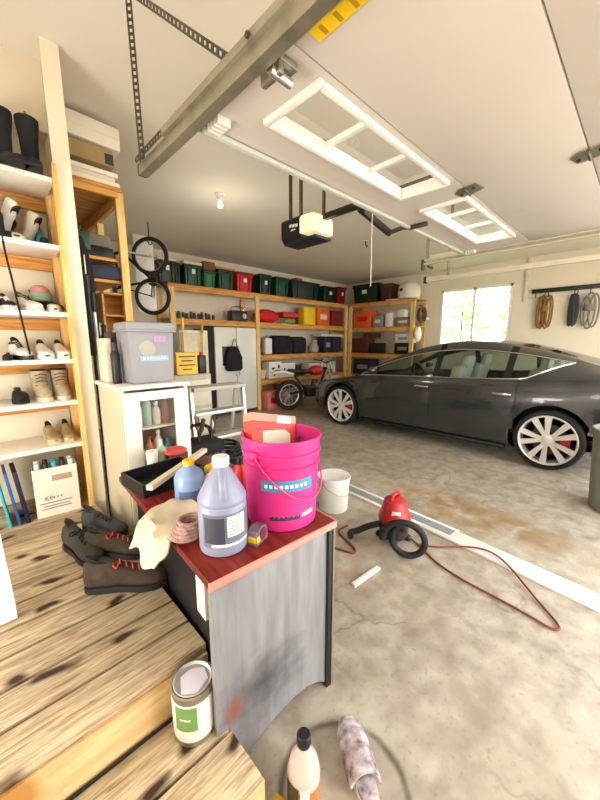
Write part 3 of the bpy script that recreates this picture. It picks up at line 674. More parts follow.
# poles and hanging things in the gap beside the corner trim
for q, (x, y, m, h, lab) in enumerate(((.60, 2.62, black, 1.72, 'black ski pole leaning in the gap beside the corner, nearest the trim'), (.635, 2.66, alu, 1.62, 'silver ski pole leaning in the gap behind the cabinet'), (.66, 2.58, mat('ochre', '#b98a2c', .5), 1.40, 'ochre handled pole in the gap beside the cream cabinet'))):
    t = T('ski_pole', lab, 'pole', (x, y, .0))
    part('shaft', MB().cyl((0, 0, 0), (0, 0, h), .009, .011, 10), m, t); part('grip', MB().lathe([(.012, h-.02), (.017, h), (.015, h+.09), (.019, h+.11), (0, h+.12)], n=12), black, t); part('basket', MB().lathe([(.01, .06), (.04, .065), (.01, .075)], n=14), m, t)
gbg = T('garment_bag', 'long black gear bag hanging behind the corner trim', 'bag', (.635, 2.875, 1.30))
part('bag_body', MB().loft([[(w_*math.cos(a), .05*math.sin(a), z) for a in [2*PI*i/14 for i in range(14)]] for z, w_ in ((0, .04), (.03, .07), (.3, .075), (.6, .07), (.75, .045), (.82, .02))]), blackf, gbg, ang=60)
part('hanger_hook', MB().tube([(0, 0, .8), (0, 0, .86), (.02, 0, .90), (.03, 0, .87)], .006), dsteel, gbg)
part('zip', MB().box((.01, -.05, .4), (.006, .006, .6)), alu, gbg)

# ------------------------------------------------------------------ lumber shelf behind the corner
ls = T('lumber_shelf', 'pine corner shelf with a yellow post carrying white boards under the ceiling', 'shelf', (.78, 3.2, 0))
part('post', MB().box((.155, -.275, 1.25), (.055, .05, 2.498), bev=.003), pinev, ls)
part('post', MB().box((.155, .27, 1.21), (.05, .05, 2.41)), pinev, ls)
part('shelf_board', MB().box((-.05, .55, 2.515), (.44, 1.72, .03), bev=.003), ply, ls)
part('rail', MB().box((-.06, -.29, 2.478), (.40, .03, .045)), pine, ls)
part('side_rail', MB().box((.145, .57, 2.46), (.035, 1.62, .08), bev=.002), piney, ls)
part('post', MB().box((.15, 1.37, 1.25), (.05, .05, 2.498)), pinev, ls)
for z in (1.42, 1.86, 2.02): part('shelf_board', MB().box((-.05, .02, z), (.36, .54, .022)), pine, ls)
for q, (z, dx, m, lab, sy) in enumerate(((2.531, .0, whitep, 'bottom long white trim board on the lumber shelf', .6), (2.563, -.02, offw, 'off-white board second from the bottom on the lumber shelf', .58), (2.595, .01, whitep, 'white board third from the bottom on the lumber shelf', .6))):
    solo('trim_board', MB().box((0, 0, .015), (.44-.02*q, sy*.5, .03), bev=.002), m, lab, 'board', (.725+dx, 3.05, z))
pk2 = T('lamp_carton', 'open kraft carton with a dark printed end wedged under the top white shelf board', 'box', (.735, 3.05, 2.66))
part('box_body', MB().box((0, 0, .055), (.36, .3, .11), bev=.002), mat('kraft', '#a58c62', .8), pk2); part('print', MB().box((.15, -.151, .045), (.055, .004, .07)), darkg, pk2)
solo('foam_board', MB().box((0, 0, .075), (.46, .32, .15), bev=.006).box((0, -.001, .075), (.462, .322, .006)), mat('foam_white', '#efe9dc', .6, var=.03), 'thick white panel bundle topmost on the lumber shelf near the ceiling', 'board', (.735, 3.05, 2.785), 0, rot=(0, .03, 0))
# things on the shelves below the brace
g1 = T('drawer_unit', 'open pine drawer box on the lower lumber shelf', 'drawer', (.86, 3.05, 1.433))
b = MB()
for x in (-.095, .095): b.box((x, 0, .17), (.015, .24, .34))
b.box((0, .11, .17), (.2, .015, .34)); b.box((0, 0, .334), (.2, .24, .014)); b.box((0, 0, .007), (.2, .24, .014)); b.box((0, -.0, .17), (.19, .22, .012))
part('box_body', b, pine, g1)
solo('instrument_case', MB().box((0, 0, .05), (.30, .3, .10), bev=.015), navy, 'navy case lying on the upper lumber shelf', 'case', (.80, 3.08, 1.872))
solo('instrument_case', MB().box((0, 0, .06), (.28, .3, .12), bev=.015), black, 'black case on top of the board above the navy case', 'case', (.80, 3.30, 2.032))
solo('instrument_case', MB().box((0, 0, .05), (.24, .26, .09), bev=.01), mat('olive_case', '#7c7a6a', .6), 'olive grey case stacked topmost under the shelf with white boards', 'case', (.80, 3.30, 2.153))
solo('small_bin', MB().box((0, 0, .06), (.10, .2, .12), bev=.008), green, 'small green bin beside the corner trim below the white board stack', 'bin', (.66, 2.99, 2.05))
solo('safety_helmet', MB().sph((0, 0, .02), .07, (1, 1.15, .9)), white, 'white helmet left of the pine drawer box', 'helmet', (.705, 3.0, 1.478))
# ------------------------------------------------------------------ bicycle parts hung at the end of the back rack
whb = solo('marker_board', MB().box((0, 0, .55), (.28, .02, 1.1), bev=.003), mat('board_white', '#eceae6', .4, var=.02), 'narrow white board standing behind the hanging bicycle', 'board', (2.02, 5.42, 1.85))
def wheel_mb(r, tr, M):
    return MB().tube([M @ Vector((r*math.cos(a), 0, r*math.sin(a))) for a in [2*PI*i/32 for i in range(32)]], tr, 8, closed=True)
def bicycle(root, frame, tyre, r=.30, wb=.98):
    for q, x in enumerate((-wb/2, wb/2)):
        w_ = part('wheel', wheel_mb(r, .032, TR(x, 0, r)), tyre, root)
        part('rim', wheel_mb(r-.03, .010, TR(x, 0, r)), alu, w_)
        sp = MB()
        for i in range(14): a = 2*PI*i/14; sp.cyl((x, 0, r), (x+(r-.03)*math.cos(a), 0, r+(r-.03)*math.sin(a)), .0018, n=5)
        sp.cyl((x, -.04, r), (x, .04, r), .016); part('spokes', sp, alu, w_)
    B = (-.06, 0, r-.02); ST = (-.16, 0, .78); HT = (.33, 0, .80); HB = (.36, 0, .68); F_ = (wb/2, 0, r); R_ = (-wb/2, 0, r)
    b = MB().cyl(B, ST, .017).cyl(B, HB, .02).cyl((-.15, 0, .72), HT, .018).cyl(HT, HB, .022)
    for s in (-.05, .05): b.cyl((B[0], s*.5, B[2]), (R_[0], s, R_[2]), .01).cyl((ST[0], s*.4, .72), (R_[0], s, R_[2]), .009)
    part('frame', b, frame, root)
    b = MB()
    for s in (-.05, .05): b.cyl((HB[0], s, HB[2]), (F_[0], s, F_[2]), .014)
    b.box((HB[0], 0, HB[2]), (.03, .13, .03)); part('fork', b, white, root)
    part('saddle', MB().loft([[(x, w_*math.cos(a), .83+.025*math.sin(a)) for a in [2*PI*i/10 for i in range(10)]] for x, w_ in ((-.30, .07), (-.22, .065), (-.12, .03), (-.03, .015))]).cyl((-.18, 0, .8), (-.16, 0, .70), .013), black, root)
    part('handlebar', MB().tube([(.28, -.29, .90), (.32, -.1, .90), (.33, 0, .86), (.32, .1, .90), (.28, .29, .90)], .012, smooth=1).cyl((.33, 0, .86), HT, .016), black, root)
    part('crankset', MB().lathe([(.085, -.004), (.085, .004)], B, 20, RX(PI/2)).cyl((B[0], -.08, B[2]-.08), (B[0], -.02, B[2]), .01).box((B[0], -.1, B[2]-.09), (.08, .06, .02)), dsteel, root)
bk = T('bicycle', 'black and white bicycle hung nose-up at the left end of the back rack', 'bicycle', (2.05, 4.70, 2.28), 0, rot=(0, -PI/2, -.75))
bicycle(bk, black, rubber, .25, .60)
bk.scale = (.88, .88, .88)
solo('ceiling_hook', MB().tube([(1.89, 4.85, CEIL-.001), (1.89, 4.85, 2.80), (1.87, 4.85, 2.70), (1.92, 4.85, 2.69), (1.93, 4.85, 2.74)], .008, smooth=1), dsteel, 'thin ceiling hook holding the hung bicycle by its front wheel', 'hook')

# ------------------------------------------------------------------ garage racks along the back wall
RY0, RY1 = 5.57, 6.07
def rack(root, x0, x1, levels, posts, axis, depth):
    for z, a0, a1 in levels:
        L_ = a1-a0; c_ = (a0+a1)/2
        if axis == 0: part('shelf_board', MB().box((c_, depth/2, z-.015), (L_, depth, .024)), ply, root); part('front_rail', MB().box((c_, .02, z-.068), (L_, .04, .085), bev=.002), pine, root)
        else: part('shelf_board', MB().box((depth/2, c_, z-.015), (depth, L_, .024)), ply, root); part('front_rail', MB().box((.02, c_, z-.068), (.04, L_, .085), bev=.002), piney, root)
    for p, h in posts:
        for dd_ in (-.022, depth-.02):
            part('post', MB().box((p, dd_, h/2) if axis == 0 else (dd_, p, h/2), (.09, .04, h) if axis == 0 else (.04, .09, h)), pinev, root)
rk = T('storage_rack', 'long pine storage rack along the back wall loaded with totes', 'rack', (0, RY0, 0))
rack(rk, 2.4, 7.1, [(2.36, 2.42, 7.68), (1.80, 2.42, 7.68), (1.14, 4.2, 7.68), (.62, 4.2, 7.68)], [(2.46, 2.29), (4.2, 2.29), (7.05, 2.29)], 0, .5)
rw = T('storage_rack', 'shorter pine rack at the right, running from the corner toward the window', 'rack', (7.15, 0, 0))
rack(rw, 0, 0, [(2.36, 3.70, 5.5), (1.76, 3.70, 5.5), (1.12, 3.70, 5.5), (.58, 3.70, 5.5)], [(3.74, 2.29), (5.46, 2.29)], 1, .55)

def tote(label, loc, rz, w, d, h, m, lidm, sticker=None, group='storage totes on top of the back rack'):
    t = T('storage_tote', label, 'storage tote', loc, rz, group)
    hb = h-.05
    part('tote_body', MB().box((0, 0, hb/2), (w, d, hb), bev=.018, taper=.88), m, t)
    rib = MB()
    for s in (-.3, .3): rib.box((s*w, -d/2+.006*0, hb*.5), (.025, .02, hb*.8), rot=(.05, 0, 0))
    rib.box((0, 0, hb-.02), (w+.02, d+.02, .02), bev=.004)
    part('rim', rib, m, t)
    part('lid', MB().box((0, 0, h-.03), (w+.03, d+.03, .05), bev=.014), lidm, t)
    if sticker: part('sticker', MB().box((.0, -d/2-.010, hb*.66), (w*.2, .006, hb*.22), rot=(.05, 0, 0)), sticker, t)
    return t
YT = RY0+.25; ZT_ = 2.36
tote('green tote with pinkish lid and white sticker, leftmost on the back rack', (2.45, YT, ZT_), 0, .29, .42, .40, dgreen, pinkw, paper)
tote('black tote with a dark lid, second from the left on the back rack', (2.73-.07, YT+.06, ZT_), 0, .085, .34, .36, black, black)
tote('green tote with pinkish lid, right of the black one on the back rack', (2.90, YT, ZT_), 0, .31, .42, .40, green, pinkw, paper)
tote('small light green tote under the brown carton', (3.22, YT, ZT_), 0, .22, .40, .30, mat('mid_green', '#2a6b3c', .5), green)
tote('green tote between the light green and the red ones, left half of the rack', (3.56, YT, ZT_), 0, .32, .42, .36, green, dgreen)
tote('bright red tote with white label, left of the rack post', (3.97, YT, ZT_), 0, .36, .42, .37, red, dred, paper)
tote('green tote directly right of the bright red one', (4.48, YT, ZT_), 0, .29, .42, .40, dgreen, dgreen, paper)
tote('green tote second to the right of the bright red one', (4.94, YT, ZT_), 0, .36, .42, .40, green, dgreen)
tote('wide dark green tote with red and white papers on its lid', (5.66, YT, ZT_), 0, .88, .42, .40, dgreen, dgreen)
tote('green tote next to the dark red tote near the rack corner', (6.50, YT, ZT_), 0, .44, .42, .38, dgreen, black, paper)
tote('narrow red tote at the corner end of the back rack', (6.97, YT, ZT_), 0, .30, .40, .42, dred, dred, paper)
tote('big dark green tote on the right-hand rack near the corner', (7.42, 5.10, ZT_), -PI/2, .72, .44, .46, dgreen, black, paper)
tote('dark brown tote on the right-hand rack beside the white machine', (7.40, 4.50, ZT_), -PI/2, .30, .40, .40, mat('umber_tote', '#4a2a1c', .6), brown)
cbx = T('carton', 'brown cardboard carton laid on the small light green tote', 'box', (3.22, YT-.05, 2.662)); part('box_body', MB().box((0, 0, .07), (.22, .3, .14), bev=.003), mat('carton_brown', '#7a4a30', .8), cbx); part('flap', MB().box((.0, -.10, .143), (.2, .09, .004), rot=(.1, 0, 0)), mat('kraft2', '#b98a60', .8), cbx)
solo('plank', MB().box((0, 0, .02), (.42, .10, .04)), piney, 'short pine plank lying across the lid of the green tote left of the red one', 'plank', (3.58, YT-.1, 2.722), .05)
for q, (x, m, lab) in enumerate(((5.46, red, 'red folded paper on the wide dark green tote, left of the white one'), (5.68, paper, 'white folded paper on the wide dark green tote'))):
    solo('folded_paper', MB().box((0, 0, .022), (.2, .2, .04), bev=.004), m, lab, 'paper', (x, YT-.08, 2.762), .1)
wm = T('humidifier', 'round white appliance with a dark button on the end of the right-hand rack', 'appliance', (7.36, 3.98, 2.36), 0)
part('housing', MB().lathe([(.2, 0), (.24, .03), (.255, .15), (.24, .28), (.18, .35), (.1, .37), (0, .372)], n=28), offw, wm); part('button', MB().cyl((-.24, .06, .2), (-.262, .065, .2), .035, n=16), darkg, wm); part('base_ring', MB().lathe([(.2, 0), (.21, .005), (.21, .02)], n=24), greyp, wm)
solo('cardboard_sheet', MB().box((0, 0, .012), (.3, .42, .024)), offw, 'flat cream sheet under the edge between brown tote and white appliance', 'sheet', (7.33, 4.30-.04, 2.361))
# second shelf: jars, radio, bags, boxes
jar0 = None; nj = 11
names = ['first', 'second', 'third', 'fourth', 'fifth', 'sixth', 'seventh', 'eighth', 'ninth', 'tenth', 'eleventh']
for i in range(nj):
    x = 2.56+.072*i; lab = '%s small dark jar from the left on the rack shelf above the tall boards' % names[i]
    if jar0 is None:
        jar0 = T('jar', lab, 'jar', (x, RY0+.10, 1.80), 0, 'small dark jars on the back rack')
        part('jar_body', MB().lathe([(.024, 0), (.027, .004), (.027, .085), (.02, .095)], n=16), mat('jar_dark', '#3a352d', .35, var=.3), jar0); part('lid', MB().lathe([(.024, .094), (.024, .115), (0, .117)], n=16), dsteel, jar0)
    else:
        dup(jar0, (x, RY0+.10+.02*(i % 2), 1.80), i*.7, lab, scale=(1, 1, .8+.35*((i*37 % 10)/10)))
ra = T('radio', 'black boxy radio with a chrome handle on the rack left of the post', 'radio', (3.84, RY0+.14, 1.80))
part('radio_body', MB().box((0, 0, .10), (.36, .18, .2), bev=.015), black, ra); part('handle', MB().tube([(-.15, 0, .2), (-.13, 0, .28), (.13, 0, .28), (.15, 0, .2)], .012, smooth=1), chrome, ra); part('dial', MB().cyl((.1, -.09, .1), (.1, -.1, .1), .05), steel, ra)
solo('duffel_bag', MB().sph((0, 0, .14), .15, (2.25, 1.1, .95), n=24, jit=.06), mat('red_fabric', '#d01820', .8, var=.15), 'plump red duffel bag on the rack just right of the post', 'bag', (4.60, RY0+.20, 1.80))
solo('green_pouch', MB().sph((0, 0, .06), .07, (2.6, 1.2, .85), jit=.1), mat('lime_pouch', '#74a845', .8), 'lime green pouch beside the red duffel bag', 'pouch', (5.2, RY0+.12, 1.80))
solo('red_case', MB().box((0, 0, .06), (.46, .26, .12), bev=.02), red, 'flat red case behind and above the lime green pouch', 'case', (5.22, RY0+.20, 1.935))
def cbox(name, label, cat, loc, s, m, rz=0, deco=None):
    t = T(name, label, cat, loc, rz); part('box_body', MB().box((0, 0, s[2]/2), s, bev=min(s)*.06), m, t)
    if deco: part('label_panel', MB().box((0, -s[1]/2-.002, s[2]*.5), (s[0]*.55, .004, s[2]*.3)), deco, t)
    return t
cbox('cereal_box', 'bright yellow upright box on the second rack shelf', 'box', (5.78, RY0+.14, 1.80), (.38, .2, .40), yellow)
cbox('tool_case', 'orange box with pale label beside the yellow box', 'box', (6.25, RY0+.14, 1.80), (.44, .22, .40), orange, 0, pinkw)
cbox('tool_case', 'dark red box in the corner of the second rack shelf', 'box', (6.76, RY0+.14, 1.80), (.40, .22, .38), dred)
def wb_(name, label, cat, y, z, s, m, deco=None):  # on the right-hand wing, front faces -x
    return cbox(name, label, cat, (7.17+s[1]/2, y, z), s, m, -PI/2, deco)
wb_('tool_case', 'orange-red crate on the right-hand rack next to the corner', 'crate', 5.13, 1.76, (.52, .3, .42), orange, red)
wb_('tin', 'grey tin box right of the orange-red crate', 'tin', 4.67, 1.76, (.28, .2, .27), greyp, offw)
wb_('carton', 'narrow white carton second right of the orange-red crate', 'box', 4.37, 1.76, (.18, .2, .32), paper)
wb_('carton', 'low grey carton under the small white cube on the right-hand rack', 'box', 4.0, 1.76, (.40, .24, .2), mat('taupe', '#8a8070', .7), offw)
wb_('carton', 'small white cube carton topmost at the right-hand rack end', 'box', 4.06, 1.964, (.18, .18, .17), white)
wb_('suitcase', 'brown-red case on the third level of the right-hand rack', 'case', 5.18, 1.12, (.5, .32, .38), mat('oxblood', '#5a2018', .6), None)
wb_('case', 'small black case right of the brown-red case', 'case', 4.72, 1.12, (.32, .25, .26), black)
wb_('case', 'black box with a steel latch at the end of the third level', 'case', 3.98, 1.12, (.42, .26, .26), black, steel)
wb_('carton', 'white striped carton on top of the black box at the rack end', 'box', 3.98, 1.382, (.40, .26, .2), white, greyp)
wb_('cooler', 'dark blue cooler low on the right-hand rack', 'cooler', 5.08, .58, (.58, .34, .38), navy, greyp)
# third shelf of the back rack
wbt = T('detergent_bottle', 'white bottle standing on the third rack shelf beside the fridge', 'bottle', (4.56, RY0+.12, 1.14)); part('bottle_body', MB().box((0, 0, .17), (.19, .12, .34), bev=.03), white, wbt); part('cap', MB().lathe([(.035, .33), (.035, .40), (0, .402)], n=16), greyp, wbt)
solo('spray_bottle', MB().lathe([(.04, 0), (.042, .2), (.015, .27), (.02, .33), (0, .335)], n=16), mat('violet', '#4d3a55', .5), 'violet bottle squeezed between the fridge and the white bottle', 'bottle', (4.36, RY0+.14, 1.14))
solo('duffel_bag', MB().box((0, 0, .2), (.56, .34, .40), bev=.09), blackf, 'big black bag on the third rack shelf right of the white bottle', 'bag', (4.98, RY0+.2, 1.14))
solo('duffel_bag', MB().box((0, 0, .19), (.42, .3, .38), bev=.08), mat('charcoal_fabric', '#222227', .9, var=.3), 'charcoal bag between the big black bag and the glass jug', 'bag', (5.50, RY0+.2, 1.14))
gj = T('glass_jug', 'cream stoneware jug on the third rack shelf', 'jug', (5.98, RY0+.12, 1.14)); part('jug_body', MB().lathe([(.1, 0), (.13, .03), (.14, .14), (.1, .22), (.04, .27), (.045, .31)], n=20), mat('stoneware', '#a39a84', .4), gj); part('handle', MB().tube([(.1, 0, .22), (.14, 0, .28), (.05, 0, .3)], .014, smooth=1), offw, gj)
cbox('crate', 'dark blue crate with pale label, left of two on the third shelf', 'crate', (6.42, RY0+.15, 1.14), (.28, .26, .38), navy, 0, greyp)
cbox('crate', 'dark violet crate, right of two on the third shelf', 'crate', (6.77, RY0+.15, 1.14), (.32, .26, .39), mat('plum', '#2c2440', .6))
solo('folded_tarp', MB().box((0, 0, .03), (.9, .3, .05), bev=.01), offw, 'folded cream tarp laid across the crates in the corner', 'tarp', (6.6, RY0+.16, 1.532))
# fourth shelf and floor
def panelbox(label, x, w_, h_, marks):
    t = T('carton', label, 'box', (x, RY0+.15, .62)); part('box_body', MB().box((0, 0, h_/2), (w_, .26, h_), bev=.006), paper, t)
    b = MB()
    for (a, c_, d_, e) in marks: b.box((a*w_, -.132, c_*h_), (d_*w_, .004, e*h_))
    part('print', b, black, t)
panelbox('white carton with black printed shapes on the fourth rack shelf', 4.70, .36, .36, [(-.2, .6, .2, .12), (.1, .45, .3, .1), (-.1, .25, .12, .2), (.25, .7, .12, .2)])
panelbox('white carton with a torn corner right of the printed one', 5.08, .40, .32, [(.1, .3, .3, .1), (-.3, .55, .08, .2)])
solo('ceramic_pot', MB().lathe([(.07, 0), (.1, .1), (.11, .2), (.09, .2), (.06, .01), (0, .01)], n=18), offw, 'cream pot on the fourth rack shelf beside the fridge', 'pot', (4.40, RY0+.14, .62))
solo('blue_tub', MB().lathe([(.09, 0), (.11, .24), (.115, .25), (0, .26)], n=20), mat('denim', '#2c4264', .6), 'blue tub right of the white cartons', 'tub', (5.44, RY0+.14, .62))
cbox('crate', 'red and white carton on the floor beside the fridge', 'box', (4.47, 5.50, 0), (.40, .3, .38), mat('faded_red', '#cf7d72', .7, var=.2), 0, red)
wv = T('gift_carton', 'mottled maroon and white carton on the floor right of the red one', 'box', (4.95, 5.52, 0)); part('box_body', MB().box((0, 0, .18), (.42, .3, .36), bev=.01), mat('mottled', '#cbbcbc', .7, scale=18, col2='#5a2430'), wv)
solo('floor_mat_roll', MB().cyl((-.3, 0, .06), (.3, 0, .06), .06, n=18), mat('maroon_roll', '#6a1f20', .7), 'maroon roll lying on top of the mottled carton', 'roll', (4.98, 5.60, .362))
t = T('carton', 'cream carton on the fourth rack shelf behind the dirt bike handlebar', 'box', (5.95, RY0+.16, .62)); part('box_body', MB().box((0, 0, .14), (.42, .28, .28), bev=.006), offw, t); part('tape_strip', MB().box((0, 0, .281), (.06, .282, .003)), tan, t)
t = T('water_jug', 'white water jug right of the cream carton on the fourth rack shelf', 'jug', (6.36, RY0+.15, .62)); part('jug_body', MB().lathe([(.11, 0), (.12, .01), (.12, .2), (.05, .3), (.04, .34)], n=20), white, t); part('cap', MB().cyl((0, 0, .335), (0, 0, .37), .045), blue, t)
t = T('paint_tin', 'grey paint tin in the corner of the fourth rack shelf', 'tin', (6.75, RY0+.15, .62)); part('can_body', MB().lathe([(.12, 0), (.12, .26), (.125, .265), (.125, .28), (.1, .275), (0, .275)], n=24), steel, t); part('handle', MB().tube([(-.12, 0, .24), (0, -.08, .32), (.12, 0, .24)], .005, smooth=1), steel, t)
t = T('toolbox', 'brown toolbox resting on the brown-red case of the right-hand rack', 'toolbox', (7.45, 5.0, 1.501)); part('box_body', MB().box((0, 0, .06), (.2, .4, .12), bev=.01), brown, t); part('handle', MB().tube([(0, -.1, .12), (0, -.08, .16), (0, .08, .16), (0, .1, .12)], .01, smooth=1), steel, t)
# corner clutter hung at the near end of the right-hand rack
hk = T('hanging_coil', 'brown hose coil hung on the near end of the right-hand rack', 'hose', (7.30, 3.62, 2.0))
b = MB()
for q in range(4): b.tube([(.02*q-.04, (.0-.02*q), 0)]+[] or [], .01) if False else b.tube([(.17*math.cos(a)*(1-.07*q), .02*q-.03, .17*math.sin(a)*(1-.07*q)) for a in [2*PI*i/22 for i in range(22)]], .018, 8, closed=True)
part('coil', b, brown, hk); part('hook', MB().tube([(0, .08, .2), (0, 0, .2), (0, -.04, .14)], .008), dsteel, hk); part('nozzle', MB().cyl((.17, 0, -.05), (.27, -.02, -.09), .025, .035), offw, hk)
hw_ = T('hanging_bag', 'cream mesh bag hung under the hose coil at the rack end', 'bag', (7.20, 3.635, 1.45)); part('bag_body', MB().sph((0, 0, .12), .12, (1, .6, 1.4), jit=.15), offw, hw_); part('strap', MB().tube([(-.04, 0, .25), (0, .05, .36), (.04, 0, .25)], .006), brown, hw_)

# ------------------------------------------------------------------ fridge and things beside it
fr = T('refrigerator', 'white side-by-side refrigerator under the back rack', 'refrigerator', (3.66, 5.80, 0))
frm = mat('fridge_white', '#e2e0d6', .3, var=.02, scale=2)
part('body', MB().box((0, .01, .86), (.94, .52, 1.62), bev=.008), frm, fr)
for s in (-1, 1):
    fd = part('door', MB().box((s*(.235 if s > 0 else .235), -.275, .87), (.462, .05, 1.60), bev=.014), frm, fr)
    part('handle', MB().tube([(s*.035, -.30, .75), (s*.035, -.34, .78), (s*.035, -.34, 1.30), (s*.035, -.30, 1.33)], .012, 8), white, fd)
part('dispenser', MB().box((-.22, -.301, 1.14), (.20, .01, .36), bev=.004), black, fr, 'black dispenser recess'); part('kick_plate', MB().box((0, -.2, .025), (.9, .04, .05)), darkg, fr)
hb = T('handbag', 'black bag with a pointed top hanging in front of the fridge seam', 'bag', (3.52, 5.44, .86)); part('bag_body', MB().loft([[(w_*math.cos(a)+.03, .05*math.sin(a), z) for a in [2*PI*i/14 for i in range(14)]] for z, w_ in ((0, .15), (.04, .19), (.25, .19), (.38, .13), (.46, .07))]), blackf, hb, ang=70); part('strap', MB().tube([(-.02, 0, .42), (.06, 0, .66), (.12, 0, .40)], .008, smooth=1), blackf, hb)
for x, w_, h_, m, lab in ((2.70, .10, 1.50, brown, 'dark brown board standing left of the black pair near the fridge'), (2.83, .14, 1.62, black, 'tall black board, left of the pair beside the fridge'), (3.02, .20, 1.68, mat('soft_black', '#1d1a18', .8), 'tall soft-black board right against the fridge')):
    solo('leaning_board', MB().box((0, 0, h_/2), (w_, .05, h_), bev=.004), m, lab, 'board', (x, 5.42, 0))
sc = T('metal_locker', 'cream narrow locker standing behind the stepladder', 'locker', (2.25, 4.60, 0)); part('body', MB().box((0, 0, .78), (.42, .34, 1.56), bev=.006), offw, sc); part('door', MB().box((0, -.178, .80), (.39, .014, 1.46), bev=.003), mat('locker_cream', '#cfc4a6', .6), sc); part('handle', MB().box((.13, -.19, .85), (.02, .02, .1)), darkg, sc)
for x, m, h_, lab in ((2.06, yellow, 1.72, 'yellow handled broom leaning in front of the cream locker, at left'), (2.34, mat('ochre', '#b98a2c', .5), 1.66, 'ochre handled rake leaning in front of the cream locker, at right')):
    t = T('garden_tool', lab, 'tool', (x, 4.36, 0)); part('shaft', MB().cyl((0, 0, .1), (0, .0, h_-.12), .012), pinev, t); part('grip', MB().cyl((0, 0, h_-.14), (0, 0, h_), .018), m, t); part('head', MB().box((0, 0, .06), (.24, .05, .12), bev=.01), black, t)
yb = T('sign_box', 'yellow box with dark print lines above the stepladder', 'box', (1.62, 3.45, 1.06)); part('box_body', MB().box((0, 0, .115), (.235, .16, .23), bev=.004), mat('mustard', '#e8c14a', .6), yb)
b = MB()
for q, w_ in enumerate((.18, .13, .18, .10)): b.box((-.0, -.082, .19-.045*q), (w_, .003, .012))
part('print', b, brown, yb)
tb = T('side_table', 'grey plastic chest carrying the yellow box behind the stepladder', 'chest', (1.66, 3.5, 0)); part('body', MB().box((0, 0, .53), (.42, .34, 1.055), bev=.01), mat('dove', '#b9b4a4', .6), tb)
for q in range(3): part('drawer', MB().box((0, -.175, .22+.32*q), (.38, .014, .28), bev=.004), offw, tb)
for x, lab in ((1.82, 'black bottle beside the yellow box on the grey chest'),):
    t = T('oil_bottle', lab, 'bottle', (x, 3.44, 1.057)); part('bottle_body', MB().box((0, 0, .1), (.09, .07, .2), bev=.015), black, t); part('cap', MB().cyl((0, 0, .2), (0, 0, .235), .02), red, t)
# stepladder
la = T('stepladder', 'aluminium stepladder standing open behind the desk', 'stepladder', (1.62, 2.75, 0), 0)
for s in (-1, 1):
    part('rail', MB().box((s*.27*0+s*.275, -.02, .50), (.03, .05, 1.0), rot=(-.10, 0, 0), bev=.003), alu, la)
    part('rear_leg', MB().box((s*.255, .22, .48), (.025, .03, .98), rot=(.22, 0, 0)), alu, la)
for q, z in enumerate((.26, .52, .76)): part('step', MB().box((0, -.01-.05+.1*z, z), (.53, .13, .03), bev=.003), alu, la)
part('top_platform', MB().box((0, .05, .985), (.55, .2, .035), bev=.006), mat('ladder_cap', '#b8b6ac', .5), la)
part('spreader', MB().cyl((.26, -.02, .5), (.26, .2, .5), .008).cyl((-.26, -.02, .5), (-.26, .2, .5), .008), dsteel, la)
# tool clutter between cabinet and ladder
bg_ = T('tool_bag', 'black open tool bag full of tools between cabinet and stepladder', 'bag', (1.17, 2.32, .42)); part('bag_body', MB().box((0, 0, .12), (.34, .24, .24), bev=.03, taper=.9), blackf, bg_); part('handle', MB().tube([(-.12, 0, .22), (-.08, 0, .36), (.08, 0, .36), (.12, 0, .22)], .013, smooth=1), blackf, bg_)
for q in range(6): part('pocket', MB().box((-.13+.052*q, -.128, .09), (.044, .02, .13), bev=.006), darkg, bg_)
solo('tool_stand', MB().box((0, 0, .20), (.40, .34, .40), bev=.01), mat('umber_stool', '#5c4a3a', .8), 'brown low stool under the black tool bag', 'stool', (1.18, 2.34, 0))
tcols = [orange, steel, yellow, dsteel, tan, black, steel, brown]
tn = ['leftmost', 'second from left', 'third from left', 'fourth from left', 'fourth from right', 'third from right', 'second from right', 'rightmost']
for q in range(8):
    t = T('screwdriver', '%s hand tool standing up out of the black tool bag' % tn[q], 'hand tool', (1.04+.037*q, 2.29+.05*(q % 3), .62), 0, 'hand tools in the tool bag', rot=(.2*math.sin(q*3), .22*math.cos(q*2), 0))
    part('shank', MB().cyl((0, 0, 0), (0, 0, .12), .006, n=8), dsteel, t); part('grip', MB().lathe([(.01, .11), (.017, .13), (.015, .19), (.018, .21), (0, .22)], n=12), tcols[q], t)
solo('cooler_box', MB().box((0, 0, .15), (.40, .30, .30), bev=.03), darkg, 'dark grey box on the floor under the stepladder', 'box', (1.62, 2.62-.0, .0))
solo('cable_heap', MB().tube([(.12*math.cos(i*.7)*(1-.01*i), .10*math.sin(i*.7), .02+.004*i) for i in range(40)], .014, 8, smooth=1), black, 'heap of black cable on top of the dark grey box', 'cable', (1.62, 2.60, .31))

